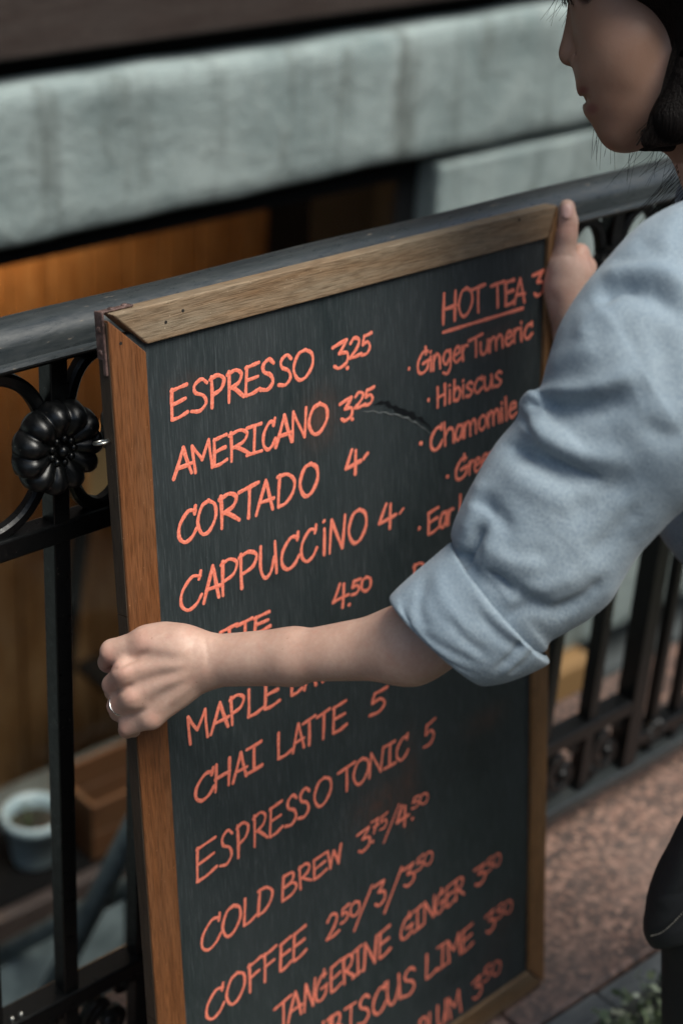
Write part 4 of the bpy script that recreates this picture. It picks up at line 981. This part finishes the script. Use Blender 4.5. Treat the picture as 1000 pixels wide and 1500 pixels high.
for nm_, ar in (('blush', np.clip(bl, 0, .9)), ('lip', np.clip(lip_, 0, 1)*.75), ('tan', np.clip(tn, 0, 1))):
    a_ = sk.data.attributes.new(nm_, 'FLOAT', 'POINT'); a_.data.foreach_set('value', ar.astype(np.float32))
# thumb nail, ring
def nail(c, up, out, ln_, wd_, name='nail'):
    up = _n(up); out = _n(out-up*(out@up)); sd_ = np.cross(up, out); mb = MB(); nx, ny = 8, 10
    for j in range(ny+1):
        for i in range(nx+1):
            a = (i/nx-.5)*2; b = (j/ny-.5)*2; wy = wd_*math.sqrt(max(0, 1-max(0, abs(b)-.35)**2/.55))
            p = c+up*b*ln_/2+sd_*a*wy/2*.98+out*(-.0022*a*a*1.3-.0009*max(0, b)**2); mb.v.append(tuple(p))
    for j in range(ny):
        for i in range(nx): mb.f.append((j*(nx+1)+i, j*(nx+1)+i+1, (j+1)*(nx+1)+i+1, (j+1)*(nx+1)+i))
    o = mb.build(name, M['nail'], pe, True); m = o.modifiers.new('thick', 'SOLIDIFY'); m.thickness = .0008; return o
nail(J(830, 308, 1.6805)+0, up_im, -fw_im*1.0+0, .0155, .0125) if False else None
vdir = _n(EYE-J(830, 308, 1.69))
nail(J(829.5, 309, 1.69)+vdir*.0090, up_im, vdir, .0150, .0120)
rc0 = J(*fingers['r'][0]); rc1 = J(*fingers['r'][1]); rdir = _n(rc1-rc0); rc = J(172, 1033, 1.411)
rp = rc0+(rc1-rc0)*.86; q1 = np.cross(rdir, up_im); q1 = _n(q1); q2 = np.cross(rdir, q1)
MB().tube([tuple(rp+(q1*math.cos(a)+q2*math.sin(a))*.0087) for a in np.linspace(0, 2*math.pi, 33)], .0009, 8, caps=False).build('ring', M['gold'], pe, True)
# hair
hr_ = [cone(H(950, 206, -.040), H(988, 178, -.058), .0075, .016, .01), cone(H(984, 176, -.06), H(1018, 112, -.062), .018, .019, .01), cone(H(1018, 112, -.062), H(1030, 40, -.062), .019, .020, .01), cone(H(1030, 40, -.062), H(1010, -70, -.05), .02, .03, .02),
       cone(H(940, 207, .0), H(1060, 190, -.03), .0085, .018, .01), cone(H(1060, 180, -.04), H(1080, 60, -.03), .022, .045, .02), cone(H(1075, 185, .03), H(1090, 60, .03), .022, .045, .02), cone(H(1080, 60), H(1085, -60), .06, .075, .03),
       ell(H(1035, -112), [rt_im, up_im, fw_im], (.092, .085, .082), .02), cone(H(960, -110, -.04), H(960, -110, .04), .05, .05, .02), ball(H(960, -165, -.075), .068, .05), ball(H(1050, -110, -.070), .06, .05), ball(H(905, -150, -.03), .055, .05),  # the last three balls are extra hair above frame, added to shade the face
       cone(H(946, 203, .045), H(984, 176, .055), .0105, .018, .01), cone(H(984, 176, .055), H(1018, 112, .06), .018, .019, .01), cone(H(1018, 112, .06), H(1010, -70, .05), .019, .03, .02)]
Vh, Fh = net(hr_, .0032); mesh_np('hair', relax(Vh, Fh, 2), Fh, M['hair'], pe)
mb = MB()
def strand(pts, r=.00022):
    c = catmull([(p[0], p[1], 0) for p in pts], 6); dd = np.linspace(pts[0][2], pts[-1][2], len(c))
    mb.tube([tuple(J(q[0], q[1], d)) for q, d in zip(c, dd)], [r*(1-.7*i/len(c)) for i in range(len(c))], 4)
for i in range(9):
    x = random.uniform(868, 900); strand([(x+12, 150, 1.45), (x, 190, 1.45), (x-4+random.uniform(-6, 6), 225+random.uniform(0, 25), 1.44)], .00028)
for i in range(260):
    o_ = random.uniform(0, 60)**1.0; j_ = random.uniform(-5, 5)
    strand([(1010+o_+j_, -80, 1.345), (1000+o_+j_, 20, 1.338), (982+o_+j_*1.5, 105, 1.336), (962+o_+j_, 165, 1.342), (940+o_*.8+j_*2, 200+random.uniform(-8, 14), 1.355)], random.uniform(.0003, .0008))
for i in range(26):
    x = random.uniform(915, 1010); strand([(x+20, 180, 1.42), (x+5, 225, 1.43), (x-15+random.uniform(-25, 20), 262+random.uniform(-10, 30), 1.44)], .0002)
for i in range(40):
    x = random.uniform(975, 1060); strand([(x+50, 170, 1.40), (x+15, 240, 1.40), (x-55+random.uniform(-10, 30), 310+random.uniform(-10, 20), 1.42)], .0003)
for i in range(14):
    x = random.uniform(800, 850); strand([(x+30, -40, 1.40), (x+5, 0, 1.41), (x-12+random.uniform(-12, 8), 22+random.uniform(0, 22), 1.42)], .00022)
for i in range(30):
    strand([(850+random.uniform(0, 20), -60, 1.40), (828+random.uniform(-4, 8), -20, 1.39), (826+random.uniform(-3, 14), 6+random.uniform(-6, 6), 1.39)], .0005)
tag(mb.build('hair_strands', M['hair'], pe), kind='stuff')
# shirt: sleeve as cloth wrapped round the arm, cross sections from shoulder to cuff
def loft(rings, nr, na, dratio, dtab, near=(0, 0), wob=None):
    A = catmull([r[0] for r in rings], nr); B = catmull([r[1] for r in rings], nr); n_ = len(A)
    V = []; 
    for i in range(n_):
        t = i/(n_-1); c = (A[i]+B[i])/2; h = (A[i]-B[i])/2; D0 = np.interp(t, dtab[0], dtab[1]); rd = np.linalg.norm(h)*D0/FPX*np.interp(t, dtab[0], dratio)
        for k in range(na):
            a = 2*math.pi*k/na; ca, sa = math.cos(a), math.sin(a)
            ca2 = math.copysign(abs(ca)**.92, ca); sa2 = math.copysign(abs(sa)**.92, sa)
            q = c+h*ca2+np.array(near)*max(0, sa2)
            V.append(at(q[0], q[1], D0-rd*sa2))
    V = np.array(V); F = np.array([(i*na+k, (i+1)*na+k, (i+1)*na+(k+1) % na, i*na+(k+1) % na) for i in range(n_-1) for k in range(na)])
    return V, F
rings = [((634, 838), (752, 972)), ((652, 815), (782, 962)), ((662, 799), (799, 953)), ((660, 781), (806, 940)), ((669, 753), (832, 925)), ((692, 707), (870, 902)), ((724, 652), (896, 878)), ((756, 612), (916, 843)), ((760, 588), (934, 815)), ((772, 574), (950, 797)), ((790, 567), (964, 782)), ((801, 530), (988, 758)),
         ((820, 474), (1014, 738)), ((850, 425), (1037, 716)), ((882, 386), (1062, 690)), ((937, 328), (1110, 650)), ((1002, 293), (1170, 610)), ((1080, 272), (1235, 560)), ((1160, 285), (1290, 500)), ((1215, 330), (1290, 440))]
V, F = loft(rings, 12, 150, [.85, .8, .75, .7], ([0, .3, .7, 1], [1.287, 1.27, 1.235, 1.25]))
nrm = normals(V, F); 
if ((nrm*(V-V.mean(0))).sum() < 0): F = F[:, ::-1]
folds = [(((762, 586), (782, 577), (815, 574), (865, 570), (925, 545)), .0050, 9), (((790, 600), (830, 598), (880, 596), (930, 578)), -.0070, 15), (((768, 618), (800, 640), (845, 662), (910, 672)), .0060, 13),
         (((742, 655), (780, 668), (825, 690), (885, 712)), -.0065, 11), (((735, 690), (790, 715), (850, 742)), .0030, 16), (((700, 725), (722, 745), (745, 778)), -.0035, 9), (((672, 835), (688, 805), (706, 768)), -.0060, 7),
         (((705, 700), (695, 740), (680, 790)), .0030, 9), (((712, 842), (745, 862), (795, 885)), -.0045, 9), (((740, 905), (770, 890), (812, 893), (850, 880)), -.0030, 7), (((700, 800), (740, 815), (800, 830)), .0030, 14), (((735, 800), (765, 812), (800, 812)), -.0018, 8),
         (((868, 445), (900, 424), (948, 430), (1000, 462)), -.0065, 11), (((882, 416), (915, 398), (960, 396), (1010, 420)), .0050, 10), (((896, 388), (920, 380), (950, 384)), -.0022, 7), (((850, 500), (860, 470), (885, 445)), .0028, 10), (((905, 470), (930, 520), (940, 560)), -.0028, 12), (((960, 480), (975, 540), (975, 600)), -.0025, 14),
         (((830, 760), (880, 730), (930, 700)), -.0026, 13), (((860, 820), (900, 780), (940, 740)), -.0022, 10), (((940, 620), (975, 640), (1010, 630)), -.003, 12), (((800, 540), (835, 520), (880, 510)), .0020, 11), (((760, 870), (800, 860), (850, 840)), .0026, 10), (((810, 905), (850, 880), (885, 850)), -.0035, 7),
         (((772, 592), (792, 590), (815, 592)), -.0035, 4), (((744, 652), (762, 660), (780, 672)), -.0035, 4), (((790, 668), (840, 690), (880, 702)), -.0030, 4), (((672, 830), (684, 812), (700, 778)), -.004, 3.5), (((712, 838), (730, 848), (745, 866)), -.0030, 3.5),
         (((875, 436), (905, 420), (935, 424)), -.0030, 4.5), (((696, 735), (712, 742), (722, 756)), -.0025, 4), (((764, 606), (775, 625), (790, 640)), -.0022, 4), (((850, 610), (880, 604), (905, 590)), -.0018, 4), (((690, 842), (700, 820), (706, 800)), -.0018, 4),
         (((1000, 300), (975, 350), (985, 400)), .0020, 12), (((930, 345), (960, 372), (1000, 380)), -.0018, 9)]
V = sculpt(V, F, folds)
mesh_np('sleeve', V, F, M['shirt'], pe)
# rolled cuff: outer band, turned edge and inside
cr_ = [((588, 884), (700, 990)), ((579, 880), (704, 998)), ((573, 876), (706, 1004)), ((576, 868), (715, 1005)), ((600, 845), (742, 1000)), ((632, 818), (774, 988)), ((655, 798), (800, 975)), ((663, 794), (804, 968)), ((668, 800), (800, 960))]
V, F = loft(cr_, 9, 150, [.80, .86, .88, .86, .80], ([0, .25, .5, .8, 1], [1.292, 1.292, 1.290, 1.287, 1.287]), near=(-16, 3))
nrm = normals(V, F)
X, Y, D = seen(V); c0 = V.mean(0)
if ((nrm*(V-c0)).sum() < 0): F = F[:, ::-1]
cf = [(((586, 872), (588, 892), (598, 916), (622, 945), (655, 970), (700, 990)), -.0009, 1.8), (((672, 808), (700, 850), (745, 903), (792, 948)), -.0009, 1.8), (((598, 872), (592, 895), (600, 920)), -.0016, 5), (((622, 850), (612, 890), (625, 930)), -.0022, 7), (((640, 832), (650, 880), (690, 940)), .0018, 9), (((655, 905), (680, 935), (712, 962)), -.0020, 6), (((610, 925), (650, 950), (700, 975)), -.0014, 5), (((700, 900), (735, 935), (772, 955)), -.0018, 6),
      (((765, 940), (752, 958), (728, 980)), -.0026, 3.5), (((772, 947), (758, 966), (735, 988)), .0018, 3), (((785, 950), (772, 968), (750, 985)), -.0016, 3), (((690, 860), (725, 905), (775, 945)), .0012, 6)]
V = sculpt(V, F, cf); mesh_np('cuff', V, F, M['shirt'], pe)
# shirt body and right sleeve
sb = [cone(CH-side*.05, CH+side*.05, .098, .098, .05), cone(CH, BE, .116, .112, .05), cone(BE, HP+np.array([0, 0, .02]), .112, .118, .05), cone(LS+side*.004, RS-side*.04, .062, .064, .04), cone(CH, NK, .092, .045, .03),
      cone(RS, RE, .060, .055, .03), cone(RE, J(925, 640, 1.715), .052, .046, .02), cone(J(1075, 240, 1.46), J(1018, 290, 1.47), .020, .012, .012), cone(J(1018, 290, 1.47), J(1050, 420, 1.46), .014, .03, .02)]
Vs, Fs = net(sb, .004); mesh_np('shirt', relax(Vs, Fs, 3), Fs, M['shirt'], pe)
# jeans: loose upper legs ending in a stitched hem at the knee, slim legs below, shoes
tr_ = []
for K_, A_ in ((KL, AL), (KR, AR)): tr_ += [cone(K_+np.array([0, 0, .03]), A_+np.array([0, 0, .02]), .0535, .043, .02)]
tr_ += [cone(HP-side*.07+np.array([0, 0, -.01]), HP+side*.07+np.array([0, 0, -.01]), .112, .112, .04), cone(HL, KL+(HL-KL)*.2, .092, .07, .03), cone(HR, KR, .092, .060, .03), cone(KL, KL+(HL-KL)*.3, .045, .06, .02)]
Vt, Ft = net(tr_, .004); mesh_np('trousers', relax(Vt, Ft, 2), Ft, M['denim'], pe)
kr = [((966, 1378), (1085, 1330)), ((954, 1386), (1098, 1335)), ((943, 1370), (1104, 1320)), ((941, 1350), (1110, 1303)), ((944, 1330), (1120, 1285)), ((948, 1305), (1135, 1258)), ((961, 1268), (1160, 1220)), ((979, 1234), (1195, 1180)), ((1004, 1186), (1240, 1130)), ((1060, 1110), (1300, 1060)), ((1140, 1020), (1380, 980))]
V, F = loft(kr, 8, 72, [.9, .9, .9], ([0, .5, 1], [1.63, 1.60, 1.52]), near=(3, 14))
if ((normals(V, F)*(V-V.mean(0))).sum() < 0): F = F[:, ::-1]
V = sculpt(V, F, [(((955, 1372), (985, 1356), (1010, 1335)), -.0018, 4), (((960, 1330), (985, 1300), (1005, 1250)), .003, 10)])
mesh_np('hem', V, F, M['denim'], pe)
X, Y, D = seen(V); mb = MB()
sp_ = catmull([(953, 1371), (968, 1366), (984, 1353), (1000, 1337), (1030, 1318)], 12)
for i in range(0, len(sp_)-2, 2):
    Q = []
    for j in (i, i+1):
        dd = (X-sp_[j][0])**2+(Y-sp_[j][1])**2; m = dd < 90
        Q.append(at(sp_[j][0], sp_[j][1], D[m].min()-.0012 if m.any() else 1.55))
    mb.tube([tuple(Q[0]), tuple(Q[0]+(Q[1]-Q[0])*.62)], .0007, 6)
mb.build('stitching', M['stitch'], pe)
for A_ in (AL, AR):
    s_ = [cone(A_+np.array([.02, -.01, -.045]), A_+np.array([-.12, .06, -.062]), .042, .032, .02), cone(A_+np.array([0, 0, -.01]), A_+np.array([0, 0, -.04]), .040, .040, .02)]
    Vq, Fq = net(s_, .004); Vq[:, 2] = np.maximum(Vq[:, 2], .001 if True else 0); mesh_np('shoe', Vq, Fq, M['shoe'], pe)

# ------------------------------------------------------------------ ground cover in the bed
mb = MB()
for i in range(42000):
    x = random.uniform(.2, 3.2); y = random.uniform(.42, .84); z = .04+random.random()**1.1*(.075+.035*math.sin(x*23+y*31)*math.sin(x*9))+.040
    d = Vector((random.gauss(0, 1), random.gauss(0, 1), random.gauss(.5, .6))).normalized(); s_ = d.orthogonal().normalized(); q = Matrix.Rotation(random.uniform(0, 6.28), 3, d); s_ = q @ s_
    L = random.uniform(.008, .018); p = Vector((x, y, z)); wv = s_*L*.36
    mb.v += [tuple(p), tuple(p+d*L*.5+wv), tuple(p+d*L), tuple(p+d*L*.5-wv)]; b = len(mb.v)-4; mb.f.append((b, b+1, b+2, b+3))
tag(mb.build('ground_cover', M['leaf']), 'low pale green ground cover plants below the grey edging', 'ground cover', kind='stuff')
